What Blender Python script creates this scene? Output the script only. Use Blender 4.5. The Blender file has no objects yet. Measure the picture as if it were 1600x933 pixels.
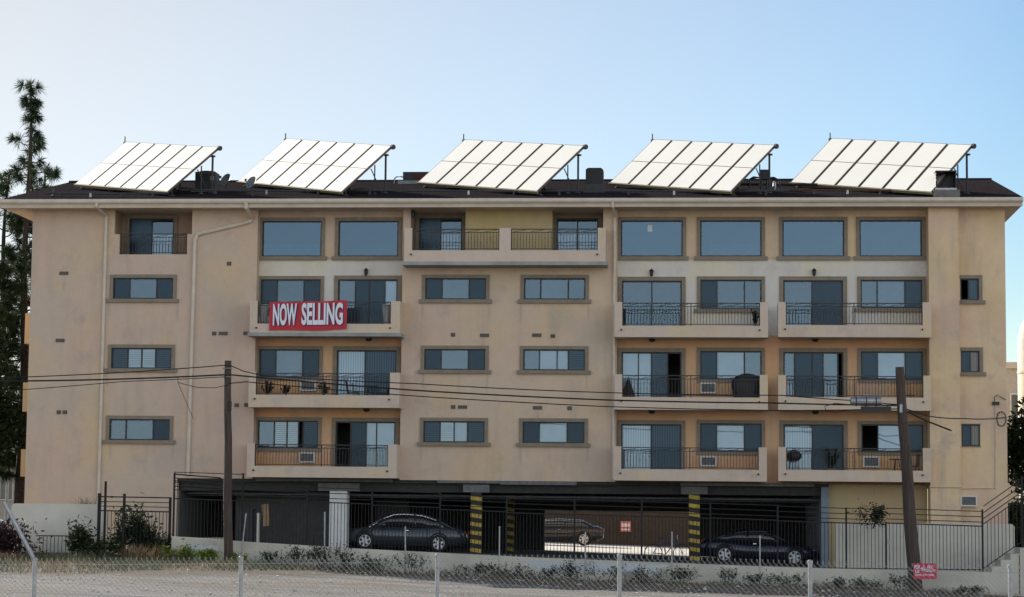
import bpy, math, random
from mathutils import Vector, Matrix, Quaternion
R = math.radians
scene = bpy.context.scene
COL = scene.collection

# ------------------------------------------------------------------ camera
W_PX, F_PX = 1600.0, 3550.0
cd = bpy.data.cameras.new('camera')
cam = bpy.data.objects.new('camera', cd)
COL.objects.link(cam)
cd.sensor_width = 36.0
cd.lens = F_PX / W_PX * 36.0
cd.clip_start = 0.5
cd.clip_end = 6000
yaw, pitch, roll = R(5.0), math.atan(341 / F_PX), 0.0100
fw = Vector((-math.sin(yaw) * math.cos(pitch), math.cos(yaw) * math.cos(pitch), math.sin(pitch)))
r0 = Vector((math.cos(yaw), math.sin(yaw), 0))
u0 = r0.cross(fw)
rt = r0 * math.cos(roll) + u0 * math.sin(roll)
up = u0 * math.cos(roll) - r0 * math.sin(roll)
M = Matrix((rt, up, -fw)).transposed().to_4x4()
M.translation = Vector((0, -86, 1.75))
cam.matrix_world = M
scene.camera = cam

# ------------------------------------------------------------------ world, sun, exposure
SUN_EL, SUN_AZ = R(27.0), R(-50.0)          # azimuth from +Y towards +X
sun_dir = Vector((math.sin(SUN_AZ) * math.cos(SUN_EL), math.cos(SUN_AZ) * math.cos(SUN_EL), math.sin(SUN_EL)))
world = bpy.data.worlds.new("World")
scene.world = world
world.use_nodes = True
wn = world.node_tree.nodes
wl = world.node_tree.links
bg = wn['Background']
sky = wn.new('ShaderNodeTexSky')
sky.sky_type = 'NISHITA'
sky.sun_disc = False
sky.sun_elevation = SUN_EL
sky.sun_rotation = SUN_AZ % (2 * math.pi)
sky.altitude = 0
sky.air_density = 1.0
sky.dust_density = 0.3
sky.ozone_density = 1.5
SAT0, VAL0 = 0.36, 1.40  # opposite the sun the sky is paled and brightened to lift the facade
# hazy aureole: the sky pales towards the sun and is a deeper blue to its side
wtc = wn.new('ShaderNodeTexCoord')
wdot = wn.new('ShaderNodeVectorMath'); wdot.operation = 'DOT_PRODUCT'; wdot.inputs[1].default_value = sun_dir
wl.new(wtc.outputs['Generated'], wdot.inputs[0])
def wramp(stops, k):
    cr = wn.new('ShaderNodeValToRGB'); e = cr.color_ramp.elements
    while len(e) < len(stops): e.new(0.5)
    for el, (p, v) in zip(e, stops): el.position = p; el.color = (v / k, v / k, v / k, 1)
    wl.new(wdot.outputs['Value'], cr.inputs[0])
    mu = wn.new('ShaderNodeMath'); mu.operation = 'MULTIPLY'; mu.inputs[1].default_value = k
    wl.new(cr.outputs[0], mu.inputs[0]); return mu.outputs[0]
whs = wn.new('ShaderNodeHueSaturation')
wl.new(wramp([(0.0, SAT0), (0.28, SAT0), (0.52, 1.22), (0.60, 1.0), (0.72, 0.70), (0.83, 0.30), (1.0, 0.1)], 1.5), whs.inputs['Saturation'])
wl.new(wramp([(0.0, VAL0), (0.30, VAL0), (0.52, 0.88), (0.58, 0.92), (0.72, 0.80), (0.83, 0.67), (1.0, 0.5)], 1.5), whs.inputs['Value'])
wl.new(sky.outputs[0], whs.inputs['Color'])
wtn = wn.new('ShaderNodeMix'); wtn.data_type = 'RGBA'; wtn.blend_type = 'MULTIPLY'; wtn.inputs[0].default_value = 1.0
wtn.inputs[7].default_value = (0.965, 0.962, 0.965, 1)
wl.new(whs.outputs[0], wtn.inputs[6]); wl.new(wtn.outputs[2], bg.inputs[0])
bg.inputs[1].default_value = 0.10
sd = bpy.data.lights.new('sun', 'SUN')
sd.energy = 5.0
sd.angle = R(0.5)
sd.color = (1.0, 0.93, 0.82)
sun = bpy.data.objects.new('sun', sd)
COL.objects.link(sun)
sun.rotation_euler = sun_dir.to_track_quat('Z', 'Y').to_euler()
vs = scene.view_settings
vs.view_transform = 'Standard'
vs.look = 'None'
vs.gamma = 1
vs.exposure = 0.75
scene.cycles.max_bounces = 8
scene.cycles.transparent_max_bounces = 16

# ------------------------------------------------------------------ helpers
ORG = {}

class MB:
    def __init__(s):
        s.v = []; s.f = []
    def quad(s, a, b, c, d):
        n = len(s.v); s.v += [tuple(a), tuple(b), tuple(c), tuple(d)]; s.f.append((n, n + 1, n + 2, n + 3))
    def poly(s, pts):
        n = len(s.v); s.v += [tuple(p) for p in pts]; s.f.append(tuple(range(n, n + len(pts))))
    def box(s, x0, x1, y0, y1, z0, z1):
        s.hexa([(x0, y0, z0), (x1, y0, z0), (x1, y1, z0), (x0, y1, z0), (x0, y0, z1), (x1, y0, z1), (x1, y1, z1), (x0, y1, z1)])
    def hexa(s, p):
        n = len(s.v); s.v += [tuple(q) for q in p]
        for f in ((0, 3, 2, 1), (4, 5, 6, 7), (0, 1, 5, 4), (1, 2, 6, 5), (2, 3, 7, 6), (3, 0, 4, 7)):
            s.f.append(tuple(n + i for i in f))
    def obox(s, c, ax, ay, az):
        c = Vector(c); ax = Vector(ax); ay = Vector(ay); az = Vector(az)
        s.hexa([c - ax - ay - az, c + ax - ay - az, c + ax + ay - az, c - ax + ay - az, c - ax - ay + az, c + ax - ay + az, c + ax + ay + az, c - ax + ay + az])
    def tube(s, pts, r, n=6, cap=True):
        pts = [Vector(p) for p in pts]
        if not hasattr(r, '__len__'): r = [r] * len(pts)
        base = len(s.v); ref = None
        for i, p in enumerate(pts):
            a = pts[max(i - 1, 0)]; b = pts[min(i + 1, len(pts) - 1)]
            d = (b - a).normalized()
            if ref is None:
                ref = Vector((0, 0, 1)) if abs(d.z) < 0.9 else Vector((1, 0, 0))
            e = d.cross(ref)
            if e.length < 1e-5: e = d.cross(Vector((0.3, 1, 0.2)))
            e.normalize(); g = e.cross(d).normalized()
            for k in range(n):
                t = 2 * math.pi * k / n
                s.v.append(tuple(p + e * (math.cos(t) * r[i]) + g * (math.sin(t) * r[i])))
        for i in range(len(pts) - 1):
            for k in range(n):
                a = base + i * n + k; b = base + i * n + (k + 1) % n
                s.f.append((a, b, b + n, a + n))
        if cap:
            s.f.append(tuple(base + k for k in range(n))[::-1])
            s.f.append(tuple(base + (len(pts) - 1) * n + k for k in range(n)))
    def lathe(s, c, prof, n=16, axis='z', cap=True):
        c = Vector(c); base = len(s.v)
        for (r, h) in prof:
            for k in range(n):
                t = 2 * math.pi * k / n
                q = (r * math.cos(t), r * math.sin(t), h)
                if axis == 'y': q = (q[0], q[2], q[1])
                if axis == 'x': q = (q[2], q[0], q[1])
                s.v.append(tuple(c + Vector(q)))
        for i in range(len(prof) - 1):
            for k in range(n):
                a = base + i * n + k; b = base + i * n + (k + 1) % n
                s.f.append((a, b, b + n, a + n))
        if cap:
            s.f.append(tuple(base + k for k in range(n))[::-1])
            s.f.append(tuple(base + (len(prof) - 1) * n + k for k in range(n)))
    def blob(s, c, r, seed=0, n=10, m=7, j=0.15):
        rnd = random.Random(seed); c = Vector(c); base = len(s.v)
        for i in range(m + 1):
            a = math.pi * i / m
            for k in range(n):
                t = 2 * math.pi * k / n; q = 1 + rnd.uniform(-j, j) * math.sin(a)
                s.v.append((c.x + r[0] * q * math.sin(a) * math.cos(t), c.y + r[1] * q * math.sin(a) * math.sin(t), c.z + r[2] * q * math.cos(a)))
        for i in range(m):
            for k in range(n):
                a = base + i * n + k; b = base + i * n + (k + 1) % n
                s.f.append((a, a + n, b + n, b))
    def build(s, name, mat, parent=None, smooth=False, merge=False):
        me = bpy.data.meshes.new(name)
        o = ORG.get(parent, Vector((0, 0, 0))) if parent else Vector((0, 0, 0))
        me.from_pydata([(p[0] - o[0], p[1] - o[1], p[2] - o[2]) for p in s.v], [], s.f)
        if merge:
            import bmesh
            bm = bmesh.new(); bm.from_mesh(me); bmesh.ops.remove_doubles(bm, verts=bm.verts, dist=1e-4); bm.to_mesh(me); bm.free()
        if smooth:
            me.polygons.foreach_set('use_smooth', [True] * len(me.polygons))
        me.materials.append(mat)
        me.update()
        ob = bpy.data.objects.new(name, me)
        COL.objects.link(ob)
        if parent:
            ob.parent = parent; ORG[ob] = o
        return ob

def thing(name, label, cat, loc, group=None):
    o = bpy.data.objects.new(name, None)
    o.empty_display_size = 0.2
    COL.objects.link(o); o.location = loc; ORG[o] = Vector(loc)
    o['label'] = label; o['category'] = cat
    if group: o['group'] = group
    return o

def tag(o, label, cat, group=None):
    o['label'] = label; o['category'] = cat
    if group: o['group'] = group
    return o

def struct(o, label=None, cat=None, kind='structure'):
    o['kind'] = kind
    if label: o['label'] = label
    if cat: o['category'] = cat
    return o

def lerp_tab(tab, x):
    if x <= tab[0][0]: return tab[0][1]
    for (a, va), (b, vb) in zip(tab, tab[1:]):
        if x <= b: return va + (vb - va) * (x - a) / (b - a)
    return tab[-1][1]

# ------------------------------------------------------------------ materials
def mat_new(name):
    m = bpy.data.materials.new(name); m.use_nodes = True
    nt = m.node_tree
    return m, nt, nt.nodes['Principled BSDF']

def plain(name, col, rough=0.7, metal=0.0, noise=0.0, nscale=6.0, bump=0.0, bscale=60.0, spec=0.5, col2=None, stretch=None):
    m, nt, p = mat_new(name)
    p.inputs['Roughness'].default_value = rough
    p.inputs['Metallic'].default_value = metal
    p.inputs['Specular IOR Level'].default_value = spec
    p.inputs['Base Color'].default_value = (*col, 1)
    tc = nt.nodes.new('ShaderNodeTexCoord')
    src = tc.outputs['Object']
    if stretch:
        mp = nt.nodes.new('ShaderNodeMapping'); mp.inputs['Scale'].default_value = stretch
        nt.links.new(src, mp.inputs['Vector']); src = mp.outputs[0]
    if noise > 0 or col2:
        n = nt.nodes.new('ShaderNodeTexNoise'); n.inputs['Scale'].default_value = nscale; n.inputs['Detail'].default_value = 6
        n.inputs['Roughness'].default_value = 0.62
        nt.links.new(src, n.inputs['Vector'])
        cr = nt.nodes.new('ShaderNodeValToRGB')
        c2 = col2 or tuple(min(1, c * (1 + noise)) for c in col)
        c1 = col if col2 else tuple(c * (1 - noise) for c in col)
        cr.color_ramp.elements[0].position = 0.33; cr.color_ramp.elements[0].color = (*c1, 1)
        cr.color_ramp.elements[1].position = 0.67; cr.color_ramp.elements[1].color = (*c2, 1)
        nt.links.new(n.outputs['Fac'], cr.inputs['Fac'])
        nt.links.new(cr.outputs['Color'], p.inputs['Base Color'])
    if bump > 0:
        n2 = nt.nodes.new('ShaderNodeTexNoise'); n2.inputs['Scale'].default_value = bscale; n2.inputs['Detail'].default_value = 4
        nt.links.new(src, n2.inputs['Vector'])
        b = nt.nodes.new('ShaderNodeBump'); b.inputs['Strength'].default_value = bump; b.inputs['Distance'].default_value = 0.03
        nt.links.new(n2.outputs['Fac'], b.inputs['Height'])
        nt.links.new(b.outputs['Normal'], p.inputs['Normal'])
    return m

def mix_node(nt, a, b, fac, mode='MIX'):
    n = nt.nodes.new('ShaderNodeMix'); n.data_type = 'RGBA'; n.blend_type = mode
    for sock, val in ((6, a), (7, b)):
        if isinstance(val, tuple): n.inputs[sock].default_value = (*val, 1)
        else: nt.links.new(val, n.inputs[sock])
    if isinstance(fac, float): n.inputs[0].default_value = fac
    else: nt.links.new(fac, n.inputs[0])
    return n.outputs[2]

def ramp(nt, src, p0, p1, v0=0.0, v1=1.0):
    n = nt.nodes.new('ShaderNodeMapRange'); n.inputs[1].default_value = p0; n.inputs[2].default_value = p1
    n.inputs[3].default_value = v0; n.inputs[4].default_value = v1
    nt.links.new(src, n.inputs[0]); return n.outputs[0]

def noise_out(nt, vec, scale, detail=5, rough=0.6):
    n = nt.nodes.new('ShaderNodeTexNoise'); n.inputs['Scale'].default_value = scale; n.inputs['Detail'].default_value = detail
    n.inputs['Roughness'].default_value = rough
    nt.links.new(vec, n.inputs['Vector']); return n.outputs['Fac']

def stucco(name, base, pink, stain, xgrad=None, patches=(), streaks=()):
    """hand-troweled colour-washed stucco: pinkish wash, faint weather streaks"""
    m, nt, p = mat_new(name)
    p.inputs['Roughness'].default_value = 0.92
    p.inputs['Specular IOR Level'].default_value = 0.25
    tc = nt.nodes.new('ShaderNodeTexCoord'); geo = nt.nodes.new('ShaderNodeNewGeometry')
    pos = geo.outputs['Position']
    c = base
    if xgrad:
        sp = nt.nodes.new('ShaderNodeSeparateXYZ'); nt.links.new(pos, sp.inputs[0])
        f = ramp(nt, sp.outputs[0], xgrad[1], xgrad[2])
        c = mix_node(nt, base, xgrad[0], f)
    n1 = noise_out(nt, pos, 0.30, 5, 0.62)
    c = mix_node(nt, c, pink, ramp(nt, n1, 0.46, 0.66, 0, 0.9))
    mo = nt.nodes.new('ShaderNodeVectorMath'); mo.operation = 'ADD'; mo.inputs[1].default_value = (41.0, 7.0, 23.0); nt.links.new(pos, mo.inputs[0])
    n5 = noise_out(nt, mo.outputs[0], 0.42, 5, 0.6)
    c = mix_node(nt, c, (base[0] * 1.12, base[1] * 1.05, base[2] * 0.78), ramp(nt, n5, 0.50, 0.68, 0, 0.8))
    n6 = noise_out(nt, mo.outputs[0], 0.75, 6, 0.68)
    c = mix_node(nt, c, (base[0] * .72, base[1] * .75, base[2] * .84), ramp(nt, n6, 0.56, 0.72, 0, 0.65))
    mp = nt.nodes.new('ShaderNodeMapping'); mp.inputs['Scale'].default_value = (1.6, 1.6, 0.22)
    nt.links.new(pos, mp.inputs['Vector'])
    n2 = noise_out(nt, mp.outputs[0], 0.9, 6, 0.65)
    c = mix_node(nt, c, stain, ramp(nt, n2, 0.50, 0.74, 0, 0.65))
    # faded grey blotches where the wall was washed or patched
    for k_, (bx, bz, brx, brz) in enumerate(list(patches) + list(streaks)):
        mp2 = nt.nodes.new('ShaderNodeMapping'); mp2.inputs['Location'].default_value = (-bx / brx, 0, -bz / brz); mp2.inputs['Scale'].default_value = (1 / brx, 0.0, 1 / brz)
        nt.links.new(pos, mp2.inputs['Vector'])
        ln = nt.nodes.new('ShaderNodeVectorMath'); ln.operation = 'LENGTH'; nt.links.new(mp2.outputs[0], ln.inputs[0])
        ad2 = nt.nodes.new('ShaderNodeMath'); ad2.operation = 'ADD'; nt.links.new(ln.outputs['Value'], ad2.inputs[0]); nt.links.new(ramp(nt, n6, 0.3, 0.7, -0.5, 0.5), ad2.inputs[1])
        c = mix_node(nt, c, (0.42, 0.385, 0.36) if k_ < len(patches) else (0.30, 0.25, 0.21), ramp(nt, ad2.outputs[0], 1.1, 0.4, 0, 0.36 if k_ < len(patches) else 0.26))
    n4 = noise_out(nt, pos, 3.2, 6, 0.72)
    c = mix_node(nt, c, (0.72, 0.72, 0.72), ramp(nt, n4, 0.34, 0.7, 0.0, 0.28), 'MULTIPLY')
    nt.links.new(c, p.inputs['Base Color'])
    n3 = noise_out(nt, pos, 26, 5, 0.7)
    b = nt.nodes.new('ShaderNodeBump'); b.inputs['Strength'].default_value = 0.45; b.inputs['Distance'].default_value = 0.02
    nt.links.new(n3, b.inputs['Height']); nt.links.new(b.outputs['Normal'], p.inputs['Normal'])
    return m

def glass(name, refl, tint=(0.7, 0.75, 0.77), gcol=(0.9, 0.95, 1.0), rough=0.015, wav=0.0):
    m = bpy.data.materials.new(name); m.use_nodes = True
    nt = m.node_tree; nt.nodes.remove(nt.nodes['Principled BSDF'])
    out = nt.nodes['Material Output']
    t = nt.nodes.new('ShaderNodeBsdfTransparent'); t.inputs[0].default_value = (*tint, 1)
    g = nt.nodes.new('ShaderNodeBsdfGlossy'); g.inputs['Color'].default_value = (*gcol, 1); g.inputs['Roughness'].default_value = rough
    fr = nt.nodes.new('ShaderNodeFresnel'); fr.inputs[0].default_value = 1.5
    mr = nt.nodes.new('ShaderNodeMapRange'); mr.inputs[1].default_value = 0.04; mr.inputs[2].default_value = 1; mr.inputs[3].default_value = refl; mr.inputs[4].default_value = 1
    nt.links.new(fr.outputs[0], mr.inputs[0])
    if wav:
        tc = nt.nodes.new('ShaderNodeTexCoord')
        n = nt.nodes.new('ShaderNodeTexNoise'); n.inputs['Scale'].default_value = 1.3; n.inputs['Detail'].default_value = 1
        nt.links.new(tc.outputs['Object'], n.inputs['Vector'])
        b = nt.nodes.new('ShaderNodeBump'); b.inputs['Strength'].default_value = wav; b.inputs['Distance'].default_value = 0.02
        nt.links.new(n.outputs['Fac'], b.inputs['Height']); nt.links.new(b.outputs['Normal'], g.inputs['Normal'])
    mx = nt.nodes.new('ShaderNodeMixShader')
    nt.links.new(mr.outputs[0], mx.inputs[0]); nt.links.new(t.outputs[0], mx.inputs[1]); nt.links.new(g.outputs[0], mx.inputs[2])
    nt.links.new(mx.outputs[0], out.inputs[0])
    return m

def leafmat(name, c1, c2, scale=1.2, rough=0.55, trans=0.25):
    m, nt, p = mat_new(name)
    geo = nt.nodes.new('ShaderNodeNewGeometry')
    n = noise_out(nt, geo.outputs['Position'], scale, 3, 0.6)
    ri = geo.outputs['Random Per Island']
    ad = nt.nodes.new('ShaderNodeMath'); ad.operation = 'ADD'
    nt.links.new(n, ad.inputs[0]); nt.links.new(ramp(nt, ri, 0, 1, -0.22, 0.22), ad.inputs[1])
    c = mix_node(nt, c1, c2, ramp(nt, ad.outputs[0], 0.3, 0.72))
    nt.links.new(c, p.inputs['Base Color'])
    p.inputs['Roughness'].default_value = rough
    p.inputs['Specular IOR Level'].default_value = 0.08
    tr = nt.nodes.new('ShaderNodeBsdfTranslucent'); nt.links.new(c, tr.inputs[0])
    mx = nt.nodes.new('ShaderNodeMixShader'); mx.inputs[0].default_value = trans
    nt.links.new(p.outputs[0], mx.inputs[1]); nt.links.new(tr.outputs[0], mx.inputs[2])
    nt.links.new(mx.outputs[0], nt.nodes['Material Output'].inputs[0])
    return m

STUCCO_X = ((0.80, 0.60, 0.38), -13.0, 9.0)
STREAKS = [(x, z - .42, .07, .42) for (xs_, z) in (((-23.2, -20.5), 10.0), ((-23.2,), 7.3), ((-20.55, -23.0), 4.54), ((-10.95, -8.4), 10.0), ((-8.45, -10.9), 7.3), ((-10.95,), 4.54), ((-7.2, -4.6), 10.0), ((-4.65,), 7.3), ((-7.15, -4.6), 4.54)) for x in xs_] + [(-8.6, 8.25, .10, .35), (-6.5, 5.5, .10, .40), (-25.0, 10.6, .09, .4)]
M_st = stucco('stucco_tan', (0.605, 0.482, 0.378), (0.665, 0.475, 0.366), (0.49, 0.395, 0.315), STUCCO_X, ((-4.4, 8.3, 1.1, 1.5), (-4.3, 4.0, 1.2, 1.3), (-18.3, 5.2, 1.0, 1.2), (-20.8, 3.9, 1.0, .8), (-5.6, 9.3, .7, .6), (-18.6, 9.6, .9, 1.3)), streaks=STREAKS)
M_st_rec = stucco('stucco_orange_tan', (0.70, 0.44, 0.26), (0.70, 0.38, 0.215), (0.53, 0.37, 0.24))  # orange tint includes light bounced under the balconies
M_st_white = stucco('stucco_cream', (0.70, 0.66, 0.60), (0.70, 0.64, 0.57), (0.61, 0.57, 0.51))
M_st_par = stucco('stucco_parapet', (0.66, 0.545, 0.44), (0.67, 0.525, 0.42), (0.55, 0.455, 0.36))
M_st_yel = stucco('stucco_yellow', (0.55, 0.45, 0.26), (0.55, 0.41, 0.25), (0.45, 0.37, 0.22))
M_trim = plain('trim_taupe', (0.245, 0.205, 0.155), 0.85, noise=0.12, nscale=4, bump=0.2)
M_fascia = plain('fascia_beige', (0.56, 0.47, 0.37), 0.7, noise=0.1, nscale=1.5)
M_gutter = plain('gutter_beige', (0.62, 0.54, 0.44), 0.5, noise=0.1, nscale=2)
M_frame = plain('bronze_frame', (0.018, 0.018, 0.020), 0.45)
M_iron = plain('wrought_iron', (0.022, 0.021, 0.022), 0.5, noise=0.3)
M_ironfence = plain('fence_iron', (0.016, 0.015, 0.016), 0.6, noise=0.35, nscale=9, spec=0.3)
M_glass = glass('window_glass', 0.13, tint=(0.76, 0.82, 0.86), gcol=(0.55, 0.76, 0.96), wav=0.05)
M_glass5 = glass('tinted_glass', 0.155, tint=(0.44, 0.52, 0.58), gcol=(0.47, 0.71, 0.95), wav=0.15)
M_screen = glass('insect_screen', 0.06, tint=(0.24, 0.29, 0.33), gcol=(0.5, 0.75, 1.0), rough=0.25)
M_screen2 = glass('dusty_pane', 0.06, tint=(0.55, 0.54, 0.52), gcol=(0.8, 0.8, 0.8), rough=0.2)
M_blind_w = plain('blind_white', (0.66, 0.69, 0.70), 0.8, noise=0.10, nscale=1.0)
M_blind_g = plain('blind_grey', (0.125, 0.165, 0.205), 0.8, noise=0.2, nscale=1.2)
M_dark_room = plain('dark_room', (0.05, 0.072, 0.095), 0.8, noise=0.45, nscale=0.8)  # colour of the dark sheets that paint unlit rooms behind glass
M_shut = plain('shutter_white', (0.78, 0.78, 0.76), 0.6)
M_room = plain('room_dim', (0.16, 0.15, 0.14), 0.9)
M_shingle = plain('roof_shingle', (0.018, 0.015, 0.016), 1.0, col2=(0.042, 0.035, 0.036), nscale=9, bump=0.5, bscale=25, spec=0.0)
M_concrete = plain('concrete_grey', (0.33, 0.33, 0.31), 0.9, noise=0.18, nscale=1.2, bump=0.3)
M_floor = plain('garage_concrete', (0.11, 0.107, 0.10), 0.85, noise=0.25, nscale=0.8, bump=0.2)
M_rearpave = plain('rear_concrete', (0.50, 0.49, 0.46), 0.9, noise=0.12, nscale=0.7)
M_dark = plain('dark_grey_paint', (0.05, 0.052, 0.055), 0.8, noise=0.2)
M_black = plain('black_plastic', (0.012, 0.012, 0.013), 0.5)
M_white = plain('white_paint', (0.72, 0.72, 0.70), 0.6, noise=0.06)
M_wallwhite = plain('white_render', (0.72, 0.68, 0.58), 0.9, col2=(0.60, 0.565, 0.49), nscale=0.9, bump=0.3)
M_galv = plain('galvanized_steel', (0.36, 0.37, 0.38), 0.45, metal=0.85, noise=0.2, nscale=7)
M_wire = plain('fence_wire', (0.40, 0.41, 0.39), 0.55)
M_cable = plain('cable_black', (0.012, 0.012, 0.013), 0.6)
M_pole = plain('weathered_pole', (0.045, 0.033, 0.027), 0.95, col2=(0.105, 0.078, 0.062), nscale=7, bump=0.8, bscale=20, stretch=(3, 3, 0.12))
M_bark = plain('bark', (0.05, 0.038, 0.03), 0.95, noise=0.4, nscale=8, bump=0.6, bscale=15)
M_yellow = plain('hazard_yellow', (0.46, 0.32, 0.05), 0.8, noise=0.3, nscale=5)
M_hblack = plain('hazard_black', (0.02, 0.02, 0.02), 0.7)
M_ac = plain('ac_beige', (0.66, 0.66, 0.63), 0.6)
M_acg = plain('ac_grille', (0.17, 0.18, 0.19), 0.6, noise=0.2)
M_tyre = plain('tyre_rubber', (0.014, 0.014, 0.014), 0.85)
M_rim = plain('alloy_rim', (0.66, 0.67, 0.69), 0.4, metal=0.1)
M_chrome = plain('chrome', (0.75, 0.76, 0.78), 0.2, metal=1.0)
M_carglass = plain('car_glass', (0.012, 0.016, 0.02), 0.05, spec=0.8)
M_terra = plain('terracotta', (0.32, 0.12, 0.06), 0.8, noise=0.15)
M_red = plain('banner_red', (0.50, 0.025, 0.045), 0.65, noise=0.05)
M_navy = plain('navy_ink', (0.025, 0.015, 0.10), 0.7)
M_vinyl = plain('white_vinyl', (0.78, 0.79, 0.84), 0.6)
M_signred = plain('sign_red', (0.55, 0.02, 0.07), 0.5)

def car_paint(name, col):
    m, nt, p = mat_new(name)
    p.inputs['Base Color'].default_value = (*col, 1); p.inputs['Roughness'].default_value = 0.32
    p.inputs['Metallic'].default_value = 0.4; p.inputs['Coat Weight'].default_value = 0.8; p.inputs['Coat Roughness'].default_value = 0.05
    return m

def vblind(name):
    m, nt, p = mat_new(name)
    tc = nt.nodes.new('ShaderNodeTexCoord')
    w = nt.nodes.new('ShaderNodeTexWave'); w.wave_type = 'BANDS'; w.bands_direction = 'X'; w.inputs['Scale'].default_value = 3.4; w.inputs['Distortion'].default_value = 0.15
    nt.links.new(tc.outputs['Object'], w.inputs['Vector'])
    c = mix_node(nt, (0.42, 0.46, 0.48), (0.74, 0.76, 0.76), ramp(nt, w.outputs['Fac'], 0.1, 0.6))
    nt.links.new(c, p.inputs['Base Color']); p.inputs['Roughness'].default_value = 0.8
    return m
M_vblind = vblind('vertical_blind')

def panel_glass():
    m, nt, p = mat_new('collector_glass')
    geo = nt.nodes.new('ShaderNodeNewGeometry')
    n = noise_out(nt, geo.outputs['Position'], 0.8, 3, 0.5)
    c = mix_node(nt, (0.76, 0.75, 0.685), (0.84, 0.83, 0.77), n)  # near-white base stands in for the sky glare on the glass
    nt.links.new(c, p.inputs['Base Color'])
    p.inputs['Roughness'].default_value = 0.55
    p.inputs['Specular IOR Level'].default_value = 0.8
    p.inputs['Coat Weight'].default_value = 1.0; p.inputs['Coat Roughness'].default_value = 0.22; p.inputs['Coat IOR'].default_value = 1.6
    return m
M_panel = panel_glass()
M_pframe = plain('collector_frame', (0.075, 0.055, 0.045), 0.5, noise=0.2)
M_pbounce = plain('collector_edge_bounce', (0.30, 0.26, 0.16), 0.5)  # yellowish colour paints bounced light along the lower collector edge

def ground_mat():
    m, nt, p = mat_new('gravel_lot')
    geo = nt.nodes.new('ShaderNodeNewGeometry'); pos = geo.outputs['Position']
    mpb = nt.nodes.new('ShaderNodeMapping'); mpb.inputs['Scale'].default_value = (0.45, 1.3, 1); nt.links.new(pos, mpb.inputs['Vector'])
    big = noise_out(nt, mpb.outputs[0], 0.30, 6, 0.65)
    mp = nt.nodes.new('ShaderNodeMapping'); mp.inputs['Scale'].default_value = (0.5, 1.6, 1); nt.links.new(pos, mp.inputs['Vector'])
    mid = noise_out(nt, mp.outputs[0], 0.8, 6, 0.68)
    fine = noise_out(nt, pos, 9.0, 5, 0.75)
    c = mix_node(nt, (0.15, 0.147, 0.145), (0.245, 0.242, 0.238), ramp(nt, mid, 0.35, 0.68))
    c = mix_node(nt, c, (0.155, 0.12, 0.09), ramp(nt, big, 0.47, 0.62, 0, 0.85))
    vr = nt.nodes.new('ShaderNodeTexVoronoi'); vr.inputs['Scale'].default_value = 7.0; nt.links.new(pos, vr.inputs['Vector'])
    c = mix_node(nt, c, (0.52, 0.50, 0.47), ramp(nt, vr.outputs['Distance'], 0.18, 0.05, 0, 0.55))
    c = mix_node(nt, c, (0.10, 0.085, 0.07), ramp(nt, fine, 0.54, 0.72, 0, 0.75))
    mpt = nt.nodes.new('ShaderNodeMapping'); mpt.inputs['Scale'].default_value = (0.10, 1.0, 1); mpt.inputs['Rotation'].default_value = (0, 0, 0.06); nt.links.new(pos, mpt.inputs['Vector'])
    ruts = noise_out(nt, mpt.outputs[0], 0.75, 3, 0.5)
    c = mix_node(nt, c, (0.10, 0.10, 0.105), ramp(nt, ruts, 0.56, 0.66, 0, 0.6))
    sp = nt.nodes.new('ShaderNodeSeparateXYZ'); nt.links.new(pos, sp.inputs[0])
    # leaf litter and soil strip at the foot of the wall; darker brown reaches further out at right
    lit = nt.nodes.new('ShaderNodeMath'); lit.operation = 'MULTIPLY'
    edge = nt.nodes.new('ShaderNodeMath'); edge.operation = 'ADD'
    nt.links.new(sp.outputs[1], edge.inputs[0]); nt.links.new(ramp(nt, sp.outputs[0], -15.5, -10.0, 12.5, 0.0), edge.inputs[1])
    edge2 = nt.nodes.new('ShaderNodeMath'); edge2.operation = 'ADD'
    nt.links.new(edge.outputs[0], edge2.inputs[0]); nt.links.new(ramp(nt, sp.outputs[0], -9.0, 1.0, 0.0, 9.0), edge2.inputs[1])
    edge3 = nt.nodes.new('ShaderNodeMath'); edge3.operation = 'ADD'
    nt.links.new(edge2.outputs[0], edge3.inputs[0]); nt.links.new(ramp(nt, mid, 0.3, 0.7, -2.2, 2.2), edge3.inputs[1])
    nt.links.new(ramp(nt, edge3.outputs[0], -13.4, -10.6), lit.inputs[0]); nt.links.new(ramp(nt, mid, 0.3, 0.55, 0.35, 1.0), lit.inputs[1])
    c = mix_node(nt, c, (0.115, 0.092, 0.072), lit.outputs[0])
    nt.links.new(c, p.inputs['Base Color']); p.inputs['Roughness'].default_value = 0.95; p.inputs['Specular IOR Level'].default_value = 0.2
    b = nt.nodes.new('ShaderNodeBump'); b.inputs['Strength'].default_value = 0.8; b.inputs['Distance'].default_value = 0.05
    nt.links.new(fine, b.inputs['Height']); nt.links.new(b.outputs['Normal'], p.inputs['Normal'])
    return m
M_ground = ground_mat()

M_pine = leafmat('pine_needles', (0.022, 0.040, 0.022), (0.075, 0.105, 0.05), 0.6, trans=0.15)
M_dense = leafmat('dense_foliage', (0.012, 0.022, 0.012), (0.045, 0.07, 0.028), 0.8, trans=0.15)
M_bush = leafmat('bush_leaves', (0.016, 0.026, 0.014), (0.042, 0.058, 0.024), 1.5)
M_redbush = leafmat('red_bush_leaves', (0.022, 0.013, 0.016), (0.06, 0.033, 0.036), 1.5)
M_weed = leafmat('weed_leaves', (0.045, 0.058, 0.034), (0.115, 0.12, 0.075), 2.0)
M_lime = leafmat('lime_weed_leaves', (0.10, 0.15, 0.025), (0.24, 0.29, 0.05), 2.0, trans=0.35)
M_dry = leafmat('dry_grass', (0.16, 0.11, 0.06), (0.30, 0.23, 0.13), 2.0)

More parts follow.
